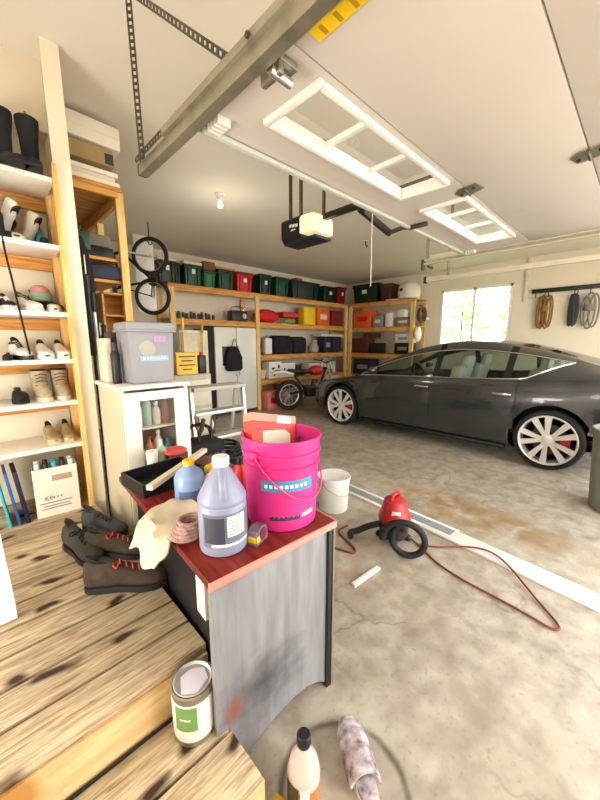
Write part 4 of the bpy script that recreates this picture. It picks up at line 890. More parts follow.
# dirt bike in the corner
mo = T('motorcycle', 'small red and black dirt bike parked between rack and car front', 'motorcycle', (5.12, 4.93, 0), math.radians(-16))
for x, r in ((-.52, .27), (.54, .29)):
    w_ = part('wheel', MB().tube([(x+r*math.cos(a), 0, .32+r*math.sin(a)-.0) for a in [2*PI*i/28 for i in range(28)]], .045, 10, closed=True), rubber, mo)
    sp = MB()
    for i in range(12): a = 2*PI*i/12; sp.cyl((x, 0, .32), (x+.22*math.cos(a), 0, .32+.22*math.sin(a)), .004, n=5)
    part('rim', sp.tube([(x+.22*math.cos(a), 0, .32+.22*math.sin(a)) for a in [2*PI*i/28 for i in range(28)]], .014, 8, closed=True), alu, w_)
part('engine', MB().box((0, 0, .38), (.30, .2, .24), bev=.03).cyl((.06, 0, .45), (.1, 0, .62), .07), dsteel, mo)
part('frame', MB().cyl((-.5, 0, .34), (0, 0, .40), .025).cyl((.38, 0, .85), (.15, 0, .32), .025).cyl((.38, 0, .85), (-.4, 0, .72), .022).cyl((-.4, 0, .72), (-.1, 0, .35), .02), black, mo)
b = MB()
for s in (-.08, .08): b.cyl((.36, s, .92), (.54, s, .32), .022)
part('fork', b, alu, mo)
part('fuel_tank', MB().sph((.12, 0, .80), .13, (1.5, .8, .85)), red, mo); part('saddle', MB().box((-.26, 0, .80), (.56, .18, .08), bev=.035, rot=(0, .06, 0)), black, mo)
part('front_fender', MB().prism([(.35, .62), (.6, .68), (.86, .58), (.84, .56), (.6, .645), (.36, .59)], .14, TR(0, .07, 0) @ RX(PI/2)), white, mo); part('rear_fender', MB().prism([(-.45, .78), (-.7, .84), (-.9, .80), (-.9, .77), (-.7, .80), (-.45, .74)], .15, TR(0, .075, 0) @ RX(PI/2)), white, mo)
part('handlebar', MB().tube([(.28, -.36, 1.02), (.34, -.12, 1.0), (.36, 0, .94), (.34, .12, 1.0), (.28, .36, 1.02)], .014, smooth=1), black, mo); part('number_plate', MB().box((.44, 0, .92), (.03, .2, .2), bev=.01, rot=(0, -.3, 0)), white, mo)
part('kickstand', MB().cyl((-.05, .1, .34), (-.1, .26, .012), .012), dsteel, mo)

# ------------------------------------------------------------------ overhead garage door
DZ = 2.22
gd = T('garage_door', 'white sectional garage door raised overhead with two framed windows', 'garage door', (2.075, .25, DZ))
def gx(x): return x-2.075
def gy(y): return y-.25
dx0, dx1 = .745, 3.41
secs = [(.797, 1.32), (.287, .793), (-.21, .283), (-.71, -.214)]
wins = [(.90, 1.88), (2.14, 3.12)]; wya, wyb = .835, 1.10
for i, (y0, y1) in enumerate(secs):
    b = MB(); th = .045
    if i == 0:
        xs = [dx0, wins[0][0], wins[0][1], wins[1][0], wins[1][1], dx1]
        for q in range(5):
            a, c_ = xs[q], xs[q+1]
            if q in (1, 3):
                b.box((gx((a+c_)/2), gy((y0+wya)/2), th/2), (c_-a, wya-y0, th)); b.box((gx((a+c_)/2), gy((wyb+y1)/2), th/2), (c_-a, y1-wyb, th))
            else: b.box((gx((a+c_)/2), gy((y0+y1)/2), th/2), (c_-a, y1-y0, th))
    else:
        b.box((gx((dx0+dx1)/2), gy((y0+y1)/2), th/2), (dx1-dx0, y1-y0, th), bev=.004)
    p_ = part('door_panel', b, doorw, gd)
    if i == 0:
        for (a, c_) in wins:
            f = MB(); m_ = .024
            for x in (a, c_): f.box((gx(x), gy((wya+wyb)/2), .012), (m_, wyb-wya+m_, .06), bev=.004)
            for y in (wya, wyb): f.box((gx((a+c_)/2), gy(y), .012), (c_-a-m_-.001, m_, .06), bev=.004)
            fo = part('window_frame', f, white, p_)
            f = MB()
            for k in (1, 2): f.box((gx(a+(c_-a)*k/3), gy((wya+wyb)/2), .03), (.02, wyb-wya, .02))
            part('muntins', f, white, fo)
            part('pane', MB().box((gx((a+c_)/2), gy((wya+wyb)/2), .035), (c_-a-.02, wyb-wya-.02, .004)), clear, fo)
b = MB(); b.box((gx((dx0+dx1)/2), gy(1.327), .02), (dx1-dx0, .014, .06)); b.box((gx((dx0+dx1)/2), gy(1.30), -.012), (dx1-dx0, .03, .02), bev=.006)
part('weather_seal', b, mat('seal_grey', '#c2c4b8', .5, var=.05), gd, 'pale grey-green bottom seal')
for y in (.795, .285):
    h = MB(); h.prism([(-.06, -.062), (.03, -.075), (.06, -.01), (.075, .05), (.0, .068), (-.045, .03)], .004, TR(gx(2.05), gy(y), -.006))
    ho = part('hinge', h, steel, gd); part('hinge_pin', MB().cyl((gx(2.0), gy(y), -.012), (gx(2.10), gy(y), -.012), .007), dsteel, ho)
    for q in ((-.02, -.04), (.03, .04)): part('bolt', MB().cyl((gx(2.05)+q[0], gy(y)+q[1], -.006), (gx(2.05)+q[0], gy(y)+q[1], -.014), .009, n=6), dsteel, ho)
def corner_bracket(x):
    cbk = MB()
    for k in range(4): cbk.box((gx(x), gy(1.27)-.022*k, -.012), (.055, .014, .03), bev=.004)
    part('corner_bracket', cbk, white, gd)
corner_bracket(.775); corner_bracket(3.375)
for y in (.86,):
    rbk = MB(); rbk.box((gx(.765), gy(y), -.015), (.07, .06, .02), bev=.004); rbk.box((gx(.74), gy(y)+.02, -.03), (.02, .09, .05), bev=.004)
    hg = part('roller_hinge', rbk, steel, gd)
    part('roller', MB().cyl((gx(.795), gy(y), -.045), (gx(.715), gy(y), -.045), .014), chrome, hg)
part('warning_label', MB().box((gx(.768), gy(.625), -.004), (.042, .22, .006), rot=(0, 0, 0)), mat('label_yellow', '#e9c400', .5), gd, 'yellow warning label')
b = MB()
for k in range(4): b.box((gx(.768), gy(.55)+.05*k, -.0078), (.03, .012, .002))
part('print', b, mat('label_print', '#b48a12', .5), gd)

# tracks
def rail_profile(x, w_=.06, flip=1):
    return [(x-w_*flip*.0, 0), ]
lt = T('door_track', 'galvanised left-hand door track with perforated hanger strap', 'door track', (.69, 1.78, 2.2))
def track_mb(y0, y1, s):
    b = MB(); L_ = y1-y0; c_ = (y0+y1)/2
    b.box((-.019*s, c_, 0), (.003, L_, .042)); b.box((0, c_, -.021), (.04, L_, .003)); b.box((0, c_, .021), (.04, L_, .003)); b.box((.019*s, c_, -.015), (.003, L_, .012)); b.box((.019*s, c_, .015), (.003, L_, .012))
    return b
part('rail', track_mb(-2.8, 0, 1), steel, lt)
ang = MB(); ang.box((-.034, -1.55, .036), (.003, 2.5, .026)); ang.box((-.022, -1.55, .024), (.026, 2.5, .003)); part('angle_iron', ang, steel, lt)
def perforated(p0, p1, nrm, w_, nholes):
    p0, p1, nrm = Vector(p0), Vector(p1), Vector(nrm).normalized(); d_ = (p1-p0); L_ = d_.length; d_.normalize(); sd = d_.cross(nrm).normalized()
    b = MB(); M = Matrix((sd.to_4d(), d_.to_4d(), nrm.to_4d(), (0, 0, 0, 1))).transposed(); M = Matrix.Translation((p0+p1)/2) @ Matrix(((sd.x, d_.x, nrm.x, 0), (sd.y, d_.y, nrm.y, 0), (sd.z, d_.z, nrm.z, 0), (0, 0, 0, 1)))
    pitch = L_/nholes
    for s in (-1, 1): b.box((s*w_*.36, 0, 0), (w_*.28, L_, .003), M=M)
    for i in range(nholes+1): b.box((0, -L_/2+i*pitch, 0), (w_*.46, pitch*.45, .003), M=M)
    return b
part('hanger_strap', perforated((0, -.0, .03), (0, .03, .77), (-.7, -.7, 0), .028, 26), dsteel, lt)
part('sway_brace', perforated((-.02, -.78, .05), (-.0, -.02, .70), (1, -.2, .2), .026, 24), dsteel, lt)
part('end_stop', MB().box((0, .008, .005), (.04, .02, .05), bev=.004), black, lt)
part('angle_iron', perforated((-.034, -.30, .034), (-.034, -.01, .034), (-1, 0, 0), .026, 10), dsteel, lt)
for yb_ in (-.9, -.1): part('bolt', MB().cyl((-.034, yb_, .038), (-.042, yb_, .038), .009, n=6), dsteel, lt)
rt = T('door_track', 'pale right-hand track of the raised door, hung from the ceiling', 'door track', (3.44, 1.72, 2.2))
part('rail', track_mb(-2.8, .0, -1), mat('painted_steel', '#cfc7b0', .45, .4, var=.08), rt)
part('angle_iron', MB().box((.045, -1.3, .05), (.003, 2.5, .045)), mat('painted_steel', '#cfc7b0'), rt)
part('hanger_strap', MB().box((.02, -.03, .40), (.03, .004, .75)).box((.02, -.03+.0, .4), (.004, .03, .75)), steel, rt)
part('end_stop', MB().box((0, .0, -.02), (.05, .03, .10), bev=.004).box((-.03, -.09, -.06), (.10, .02, .02)), dsteel, rt)
part('sway_brace', MB().box((.02, -.26, .30), (.025, .7, .005), rot=(.75, 0, 0)), steel, rt)
ft = T('door_track', 'pale track of the neighbouring garage door, lower at right', 'door track', (3.80, 1.86, 2.09))
part('rail', track_mb(-2.9, .0, 1), mat('painted_steel', '#cfc7b0'), ft)
part('hanger_strap', MB().box((.0, -.25, .45), (.03, .004, .85)).box((0, -.25, .45), (.004, .03, .85)), steel, ft)
part('end_stop', MB().box((0, .0, 0), (.05, .03, .07), bev=.004), black, ft)
part('cross_angle', MB().box((.05, -.28, .33), (.4, .03, .004)), steel, ft)

# opener
op = T('garage_door_opener', 'black door opener with a glowing cream light cover hung from the ceiling', 'door opener', (2.10, 2.06, 2.20))
part('housing', MB().loft([[(x, y, z) for x, z in ((-.12, .045), (-.12, .17), (-.10, .19), (.10, .19), (.12, .17), (.12, .045), (.08, 0), (-.08, 0))] for y in (-.02, .02, .17, .2)]), black, op)
part('lens', MB().loft([[(x*s, y, .012+(z-.012)*s) for x, z in ((-.12, .05), (-.12, .16), (-.10, .185), (.10, .185), (.12, .16), (.12, .05))] for y, s in ((-.02, 1.0), (-.12, .99), (-.16, .93), (-.17, .86))]), mat('lens_cream', '#efe6b4', .4, emit=.55), op, 'cream light cover')
part('base_plate', MB().box((0, .0, .012), (.19, .34, .022), bev=.008), mat('midnight', '#12142c', .4), op)
b = MB()
for k in range(3): b.box((-.1225, .085-.035*k, .125-.004*k), (.003, .026, .022))
b.box((-.1225, .055, .09), (.003, .05, .010))
part('logo', b, paper, op, 'small white logo marks')
for x, y in ((-.09, .12), (-.09, -.0), (.09, -.08)): part('hanger_strap', MB().box((x, y, .48), (.028, .004, .60)).box((x+.012, y, .48), (.003, .022, .60)), dsteel, op)
orl = T('opener_rail', 'black opener rail with trolley arm reaching to the raised door', 'rail', (2.06, 1.85, 2.34))
part('rail', MB().box((0, -1.45, .0), (.045, 2.9, .04), bev=.003), black, orl)
part('trolley', MB().box((0, -.42, -.01), (.06, .14, .05), bev=.008), dsteel, orl)
part('arm', MB().box((.15, -.36, -.08), (.36, .03, .045), rot=(0, .28, -.1), bev=.004), black, orl)
part('door_bracket', MB().tube([(.30, -.40, -.13), (.30, -.50, -.12), (.30, -.57, -.135), (.30, -.68, -.135)], .016, 8), dsteel, orl)
part('release_cord', MB().cyl((.02, -.42, -.03), (.03, -.42, -.55), .004, n=6), mat('cord_pale', '#cfc4a8', .8), orl)

lh = T('lamp_holder', 'white ceramic lamp holder with bare bulb on the ceiling', 'lamp', (2.12, 3.42, CEIL), 0, rot=(PI, 0, 0))
part('base', MB().lathe([(.055, .001), (.055, .015), (.03, .03), (.028, .06), (0, .062)], n=24), white, lh)
part('bulb', MB().lathe([(.014, .06), (.016, .075), (.03, .10), (.032, .115), (.022, .138), (0, .146)], n=20), mat('bulb_glass', '#fff2d0', .3, emit=1.5), lh)
sk = T('smoke_sensor', 'small dark hook on a white ceiling plate near the rack corner', 'hook', (4.65, 3.3, CEIL), 0, rot=(PI, 0, 0)); part('plate', MB().lathe([(.045, .001), (.04, .014), (0, .016)], n=18), white, sk); part('stem', MB().tube([(0, 0, .01), (0, 0, .06), (.03, 0, .09), (.05, 0, .07)], .01), dsteel, sk)

# ------------------------------------------------------------------ wall rack with ropes
wk_ = T('wall_rack', 'dark slotted tool rail on a pale board on the right wall', 'rack', (XW-.02, 1.1, 2.27))
part('upright', MB().box((0.0, .66, .30), (.035, .06, .80), bev=.003), offw, wk_)
part('backboard', MB().box((0, 0, 0), (.03, 1.4, .10), bev=.003), offw, wk_); part('rail', MB().box((-.035, .05, .06), (.04, 1.02, .075), bev=.006), black, wk_)
for y in (.48, .34, .29, -.09, -.13, -.30): part('hook', MB().tube([(-.05, y, .05), (-.09, y, -.0), (-.10, y, -.06), (-.06, y, -.05)], .008), dsteel, wk_)
def hank(loc, label, m, n, w_, h_, r):
    t = T('rope_hank', label, 'rope', loc); b = MB()
    for q in range(n):
        o = (q-(n-1)/2)*w_*.22; k = 1+.12*math.sin(q*2.3)
        b.tube([(.012*q-.02, o+w_*.25*math.sin(a)*k, -h_/2+h_/2*math.cos(a)*k) for a in [2*PI*i/20 for i in range(20)]], r, 7, closed=True)
    part('loops', b, m, t); part('wrap', MB().lathe([(w_*.3, -.05), (w_*.34, 0), (w_*.3, .05)], (0, 0, -h_*.4), 14), m, t)
hank((XW-.12, 1.42, 2.22), 'brown hank of rope hanging at the left of the wall rail', mat('jute', '#8a6434', .9, var=.3, scale=50), 5, .18, .55, .014)
hank((XW-.12, 1.00, 2.20), 'dark strap bundle hanging in the middle of the wall rail', darkg, 4, .11, .50, .016)
hank((XW-.12, .78, 2.20), 'grey cable loop hanging at the right of the wall rail', mat('cable_grey', '#75726a', .6), 3, .26, .55, .013)

# ------------------------------------------------------------------ floor things
bu = T('paint_pail', 'white plastic pail with lid on the floor behind the pink bucket', 'pail', (2.07, 1.72, 0))
part('pail_body', MB().lathe([(.115, 0), (.12, .005), (.132, .25), (.138, .255), (.138, .275), (.13, .28)], n=32), white, bu); part('lid', MB().lathe([(.14, .275), (.143, .285), (.14, .298), (.12, .292), (0, .29)], n=32), mat('lid_white', '#e4e6e6', .4), bu)
part('handle', MB().tube([(.14*math.cos(a), .14*math.sin(a), .255-.10*math.sin(a-PI) if a > PI else .25) for a in [PI+PI*i/16 for i in range(17)]], .003, 6), steel, bu)
# long white floor strip (two lengths)
for q, (y0, y1, x0, x1, m, lab, w_) in enumerate(((-.9, 1.05, 2.18, 2.38, mat('strip_white', '#f1f1ee', .5, var=.02), 'long white trim length on the concrete, nearer the door', .15), )):
    a = math.atan2(-(x1-x0), y1-y0); L_ = math.hypot(x1-x0, y1-y0)
    solo('floor_trim', MB().box((0, 0, .009), (w_, L_, .018), bev=.003), m, lab, 'trim board', ((x0+x1)/2, (y0+y1)/2, 0), a)
t2 = T('floor_trim', 'grey-faced white trim length on the concrete reaching toward the pail', 'trim board', (2.425, 1.42, .0), math.atan2(-.10, 1.3))
part('board', MB().box((0, .0, .008), (.15, 1.20, .016), bev=.003), mat('strip_white', '#f1f1ee'), t2); part('face_strip', MB().box((-.005, -.06, .0175), (.085, 1.05, .003)), mat('strip_grey', '#8f9498', .5), t2)
# red vacuum / blower
va = T('wet_vac', 'small red shop vacuum with black hose wrapped round on the floor', 'vacuum', (2.03, 1.12, 0), 0)
part('tank', MB().lathe([(.085, .03), (.1, .05), (.105, .15), (.1, .16)], n=28), mat('tank_dark', '#3a2a28', .4), va)
part('motor_head', MB().lathe([(.11, .15), (.112, .18), (.10, .21), (.085, .26), (.075, .30), (.05, .315), (0, .317)], n=28), mat('faded_red_head', '#b52a33', .4, var=.1), va, 'red motor head')
part('handle', MB().tube([(-.05, 0, .30), (-.045, 0, .345), (.045, 0, .345), (.05, 0, .30)], .013, smooth=1), red, va)
part('badge', MB().box((-.075, -.055, .235), (.06, .006, .04), rot=(.3, 0, -.95), bev=.002), paper, va)
for a in (.5, 2.1, 3.7, 5.2): part('caster', MB().sph((.10*math.cos(a), .10*math.sin(a), .025), .025), black, va)
b = MB(); b.tube([(-.08, .07, .12), (-.13, .14, .09), (-.16, .20, .04), (-.20, .24, .03), (-.24, .20, .03)], .022, 10, smooth=2)
part('hose', b, rubber, va)
b = MB()
hp = [(-.03, -.09, .12)]
for i in range(27):
    a = 2.2+2*PI*i/22; u_ = .118*math.cos(a); hp.append((-.12+.43*u_-.004*i*.5, -.20-.90*u_+.002*i, .138+.115*math.sin(a)))
b.tube(hp, .021, 10, smooth=1); part('hose', b, rubber, va)
solo('power_cord', MB().tube([(1.62, 1.42, .30), (1.60, 1.30, .008), (1.63, 1.20, .008), (1.70, 1.18, .008), (1.78, 1.35, .008), (1.95, 1.40, .008)], .007, smooth=2), mat('red_cord', '#7a3a30', .6), 'short red cord hanging by the desk end down to the floor', 'cord') if False else None
solo('power_cord', MB().tube([(2.10, 1.02, .012), (2.06, .92, .009), (1.98, .80, .009), (1.93, .62, .009), (1.92, .42, .009), (1.90, .25, .009), (1.88, .15, .009), (1.93, .13, .009), (2.02, .22, .009), (2.12, .32, .016), (2.22, .42, .03), (2.30, .52, .032), (2.31, .62, .032), (2.24, .74, .02), (2.14, .84, .009), (2.08, .95, .009)], .006, smooth=2), mat('red_cord', '#7a3a30', .6), 'long red extension cord looping over the concrete from the vacuum', 'cord')
solo('power_cord', MB().tube([(1.60, 1.42, .009), (1.64, 1.30, .009), (1.67, 1.20, .009), (1.72, 1.22, .009), (1.76, 1.34, .009), (1.80, 1.46, .009), (1.92, 1.45, .009)], .007, smooth=2), mat('red_cord', '#a0463a'), 'short red cord on the floor beside the desk end', 'cord')
solo('wood_offcut', MB().box((0, 0, .008), (.24, .03, .016), bev=.002), mat('strip_white', '#f1f1ee'), 'short white offcut lying alone on the concrete floor', 'offcut', (1.55, 1.02, 0), -.06)
# grey bin at right
bn = T('trash_bin', 'grey-green round bin at the right edge beside the car rear', 'bin', (3.77, -.03, 0))
part('bin_body', MB().lathe([(.23, 0), (.24, .01), (.275, .66), (.285, .665), (.285, .69), (.27, .69), (.262, .66), (.225, .02), (0, .02)], n=36), mat('bin_grey', '#7b8075', .55, var=.06), bn)
for s in (-1, 1): part('handle', MB().box((0, s*.285, .62), (.14, .04, .03), bev=.006), mat('bin_grey', '#7b8075'), bn)
# bottle at the bottom
bo_ = T('sauce_bottle', 'clear bottle of orange liquid with black cap at the foot of the steps', 'bottle', (.578, .578, 0), .4); bo_.scale = (1.2, 1.2, 1.06)
part('bottle_body', MB().lathe([(.038, 0), (.042, .005), (.042, .11), (.034, .15), (.016, .185), (.014, .2)], n=28), mat('pet', '#dcc6bc', .15, var=.1), bo_)
part('liquid_band', MB().lathe([(.0425, .012), (.0427, .014), (.0427, .088), (.0425, .09)], n=28, cap=False), mat('orange_liquid', '#d0783c', .25, var=.2, scale=20), bo_)
part('label_panel', wrap(.0432, -4.0, -3.05, .02, .105, 10), mat('olive_label', '#4a4632', .6, var=.3, scale=60), bo_); part('label_panel', wrap(.0432, -2.95, -2.4, .05, .108, 6), paper, bo_)
part('cap', MB().lathe([(.017, .198), (.018, .2), (.018, .228), (.015, .232), (0, .232)], n=20), black, bo_)
solo('work_glove', MB().box((0, 0, .012), (.07, .10, .024), bev=.01), mat('ochre_rubber', '#d8a21c', .6), 'yellow rubber scrap at the foot of the lower step beside the bottle', 'scrap', (.50, .585, 0), .3)
# floral sandal
fl = mat('floral_sandal', '#e2d6dc', .7, var=.1, scale=30, col2='#4a2f38')
sa = T('sandal', 'single pale floral slip-on sandal on the concrete', 'sandal', (.762, .50, 0), math.radians(-33)); sa.scale = (1.25, 1.15, 1.15)
poly = [(.032*math.cos(a)*(1.15 if math.sin(a) > 0 else .9), .13*math.sin(a)) for a in [2*PI*i/24 for i in range(24)]]
part('sole', MB().prism(poly, .018), mat('sole_pale', '#cfc3b4', .7), sa)
part('footbed', MB().prism([(x*.92, y*.95) for x, y in poly], .006, TR(0, 0, .0175)), fl, sa)
rg = []
for y, h_ in ((-.05, .05), (.0, .056), (.05, .052), (.09, .04), (.122, .02)):
    rg.append([(.042*math.cos(a)*(1 if y < .08 else .85 if y < .11 else .5), y, .014+h_*math.sin(a)) for a in [PI*i/10 for i in range(11)]])
o = part('strap', MB().loft(rg, False, False), fl, sa); md = o.modifiers.new('thickness', 'SOLIDIFY'); md.thickness = .006

# ------------------------------------------------------------------ the car
ca_root = T('car', 'dark grey four-door sedan with silver spoked wheels parked at right', 'car', (5.31, 2.1, 0))
paint = mat('grey_car_paint', '#474a4d', .26, .75, var=.03, scale=3, coat=1.0)
tint = glass('car_glass', '#c2ccc4'); roofg = mat('dark_roof_glass', '#0e1011', .05, .0, var=.05)
FT = 4.39-2.1   # front tip in local y
def ys(s): return FT-s
W_ = [(0, .52), (.04, .66), (.12, .76), (.3, .85), (.6, .90), (1.0, .92), (3.6, .925), (4.1, .90), (4.4, .86), (4.58, .78), (4.66, .70), (4.69, .62)]
ZB = [(0, .56), (.04, .60), (.12, .64), (.4, .725), (.8, .80), (1.2, .875), (1.6, .90), (2.4, .93), (3.2, .965), (3.8, 1.01), (4.1, 1.055), (4.4, 1.09), (4.56, 1.08), (4.62, 1.0), (4.69, .86)]
ZL = [(0, .36), (.04, .28), (.12, .22), (.4, .17), (1.2, .15), (3.6, .16), (4.3, .24), (4.6, .34), (4.69, .46)]
RF = [(1.15, .873), (1.3, .965), (1.5, 1.085), (1.8, 1.235), (2.1, 1.345), (2.4, 1.415), (2.7, 1.443), (3.0, 1.432), (3.3, 1.385), (3.6, 1.315), (3.9, 1.225), (4.15, 1.13), (4.3, 1.092)]
WR = [(1.15, .80), (1.4, .73), (1.9, .64), (2.4, .60), (3.0, .59), (3.5, .585), (4.0, .60), (4.3, .66)]
FR = [0, 0, .07, .30, .50, .70, .91, 1]
def sect(s, top=True):
    w, zb, zl = interp(s, W_), interp(s, ZB), interp(s, ZL); xs = [0, .84*w, .95*w, .985*w, w, w*.992, w-.028, w-.07]
    pts = [(x, zl+f*(zb-zl)) for x, f in zip(xs, FR)]
    if top: cr = .03 if s < 1.3 else .012; pts += [(w*.62, zb+cr*.8), (w*.3, zb+cr*1.1), (0, zb+cr*1.2)]
    return pts
stations = sorted(set([0, .02, .04, .08, .12, .2, .3, .45, .6, .75, .9, 1.05, 1.15, 4.3, 4.36, 4.42, 4.48, 4.54, 4.58, 4.62, 4.66, 4.69]+[round(1.15+.0775*i, 4) for i in range(1, 41)]))
# doors: s ranges, left and right panels are parts of their own
dF = (1.3 , 2.42); dR = (2.42, 3.46)
def closest(v): return min(stations, key=lambda q: abs(q-v))
dF = (closest(1.3), closest(2.42)); dR = (dF[1], closest(3.40))
body = MB(); doors = {}
def addq(mb, a, b_, c_, d_): mb.bm.faces.new([mb.bm.verts.new(p) for p in (a, b_, c_, d_)])
for s0, s1 in zip(stations, stations[1:]):
    cab = s0 >= 1.149 and s1 <= 4.301
    p0, p1 = sect(s0, not cab), sect(s1, not cab)
    if not cab and abs(s0-4.3) < 1e-6: p0, p1 = sect(s0), sect(s1)
    for sd in (-1, 1):
        for i in range(len(p0)-1):
            q = [(sd*p0[i][0], ys(s0), p0[i][1]), (sd*p0[i+1][0], ys(s0), p0[i+1][1]), (sd*p1[i+1][0], ys(s1), p1[i+1][1]), (sd*p1[i][0], ys(s1), p1[i][1])]
            tgt = body
            if i >= 3 and i < 7:
                if dF[0] <= s0 and s1 <= dF[1]: tgt = doors.setdefault(('front_door', sd), MB())
                elif dR[0] <= s0 and s1 <= dR[1]: tgt = doors.setdefault(('rear_door', sd), MB())
            addq(tgt, *q)
for s in (0, 4.69):
    p = sect(s); ring = [(x, ys(s), z) for x, z in p]+[(-x, ys(s), z) for x, z in p[::-1][1:-1]]
    body.bm.faces.new([body.bm.verts.new(v) for v in ring])
bmesh.ops.remove_doubles(body.bm, verts=body.bm.verts, dist=1e-4)
body_o = part('body', body, paint, ca_root, 'dark grey painted body shell', ang=32)
# wheel arches cut out of the body
FW, RW = ys(.84), ys(3.735)
cut = MB()
for y in (FW, RW):
    for sd in (-1, 1): cut.cyl((sd*.62, y, .345), (sd*1.1, y, .345), .385, n=48)
co = bpy.data.objects.new('cut', cut.mesh('cut', rubber)); COL.objects.link(co); co.parent = ca_root
bpy.context.view_layer.update()
md = body_o.modifiers.new('arch', 'BOOLEAN'); md.operation = 'DIFFERENCE'; md.solver = 'EXACT'; md.object = co
dg = bpy.context.evaluated_depsgraph_get(); nm = bpy.data.meshes.new_from_object(body_o.evaluated_get(dg)); 
ok = len(nm.polygons) > 400
body_o.modifiers.clear()
if ok: body_o.data = nm
bpy.data.objects.remove(co, do_unlink=True)
for (n_, sd), mb in doors.items():
    d_ = part(n_, mb, paint, ca_root, ang=32)
    s = (dF[1]-.12) if n_ == 'front_door' else (dR[1]-.14)
    x = interp(s, W_)-.004
    part('handle', MB().box((sd*(x+.002), ys(s-.0), .80), (.014, .20, .028), bev=.006), chrome, d_)
# arch lips, sills, seams
b = MB()
for y in (FW, RW):
    for sd in (-1, 1):
        part('arch_lip', MB().tube([(sd*(interp(FT-(y+.385*math.cos(a)), W_)*.985-.004), y+.388*math.cos(a), .345+.388*math.sin(a)) for a in [math.radians(-8)+math.radians(196)*i/28 for i in range(29)]], .010, 6), paint, ca_root)
for y in (FW, RW):
    for sd in (-1, 1): part('wheel_well', MB().loft([[(sd*x_, y+r_*math.cos(a), .345+r_*math.sin(a)) for a in [math.radians(-12)+math.radians(204)*i/30 for i in range(31)]] for x_, r_ in ((.63, .02), (.63, .384), (.875, .384))], False, False), rubber, ca_root)
for sd in (-1, 1):
    part('sill', MB().box((sd*.87, ys(2.28), .17), (.07, 2.1, .05), bev=.015), black, ca_root)
    b = MB()
    for s in (dF[0], dF[1], dR[1]):
        p = sect(s, False); b.tube([(sd*(x+.0005), ys(s), z) for x, z in p[3:]], .0045, 5)
    part('door_seam', b, black, ca_root)
# cabin
cst = [round(1.15+.0775*i, 4) for i in range(41)]; cst[-1] = 4.25
cst = [c for c in cst if c <= 4.2501]
def csec(s):
    w, zb = interp(s, W_)-.07, interp(s, ZB); zr = max(interp(s, RF), zb+.001); wr = min(interp(s, WR), w-.01); k = min(1, (zr-zb)/.45)
    zre = zb+(zr-zb)*(.90 if zr-zb > .1 else .93); side = []
    for j in range(6):
        t = j/5; side.append((w+(wr-w)*(t**1.35), zb+(zre-zb)*t))
    top = [(wr, zre), (wr*.86, zre+(zr-zre)*.45), (wr*.55, zre+(zr-zre)*.82), (0, zr)]
    return side, top
pieces = {}
def rise(s_): return max(0, min(1, (s_-3.44)/.42))**1.25
def reg(s): 
    if s < 1.36: return 'a_pillar'
    if s < 2.37: return 'front_window'
    if s < 2.46: return 'b_pillar'
    if s < 3.22: return 'rear_window'
    if s < 3.29: return 'c_strip'
    if s < 3.88: return 'quarter_window'
    return 'rear_pillar'
for s0, s1 in zip(cst, cst[1:]):
    (a0, t0), (a1, t1) = csec(s0), csec(s1); sm = (s0+s1)/2
    for sd in (-1, 1):
        for i in range(5):
            g = reg(sm)
            if g in ('quarter_window', 'c_strip') and (rise(s0) > 0 or rise(s1) > 0):
                def qs(a_, s_, t_): k_ = rise(s_); t_ = k_*4+(4-k_*4)*t_/4; i_ = min(3, int(t_)); f_ = t_-i_; return tuple(a_[i_][n_]+(a_[i_+1][n_]-a_[i_][n_])*f_ for n_ in (0, 1))
                if i < 4:
                    P_ = [qs(a0, s0, i), qs(a0, s0, i+1), qs(a1, s1, i+1), qs(a1, s1, i)]
                    addq(pieces.setdefault((g, sd), MB()), *[(sd*p_[0], ys(s_), p_[1]) for p_, s_ in zip(P_, (s0, s0, s1, s1))])
                    def qb(a_, s_, t_): t_ = rise(s_)*4*t_/4; i_ = min(3, int(t_)); f_ = t_-i_; return tuple(a_[i_][n_]+(a_[i_+1][n_]-a_[i_][n_])*f_ for n_ in (0, 1))
                    P_ = [qb(a0, s0, i), qb(a0, s0, i+1), qb(a1, s1, i+1), qb(a1, s1, i)]
                    addq(pieces.setdefault(('rear_pillar', sd), MB()), *[(sd*p_[0], ys(s_), p_[1]) for p_, s_ in zip(P_, (s0, s0, s1, s1))])
                    continue
            if i == 4 and g.endswith('window'): g = 'roof_rail'
            addq(pieces.setdefault((g, sd), MB()), (sd*a0[i][0], ys(s0), a0[i][1]), (sd*a0[i+1][0], ys(s0), a0[i+1][1]), (sd*a1[i+1][0], ys(s1), a1[i+1][1]), (sd*a1[i][0], ys(s1), a1[i][1]))
        for i in range(3):
            g = 'windshield' if sm < 2.25 else 'roof' if sm < 3.35 else 'rear_glass'
            if i == 0: g = 'roof_rail'; key = (g, sd)
            else: key = (g, 0)
            addq(pieces.setdefault(key, MB()), (sd*t0[i][0], ys(s0), t0[i][1]), (sd*t0[i+1][0], ys(s0), t0[i+1][1]), (sd*t1[i+1][0], ys(s1), t1[i+1][1]), (sd*t1[i][0], ys(s1), t1[i][1]))
mm = {'a_pillar': paint, 'front_window': tint, 'b_pillar': black, 'rear_window': tint, 'c_strip': black, 'quarter_window': tint, 'rear_pillar': paint, 'roof_rail': paint, 'windshield': tint, 'roof': roofg, 'rear_glass': tint}
for (g, sd), mb in pieces.items(): part(g, mb, mm[g], ca_root, ang=50)
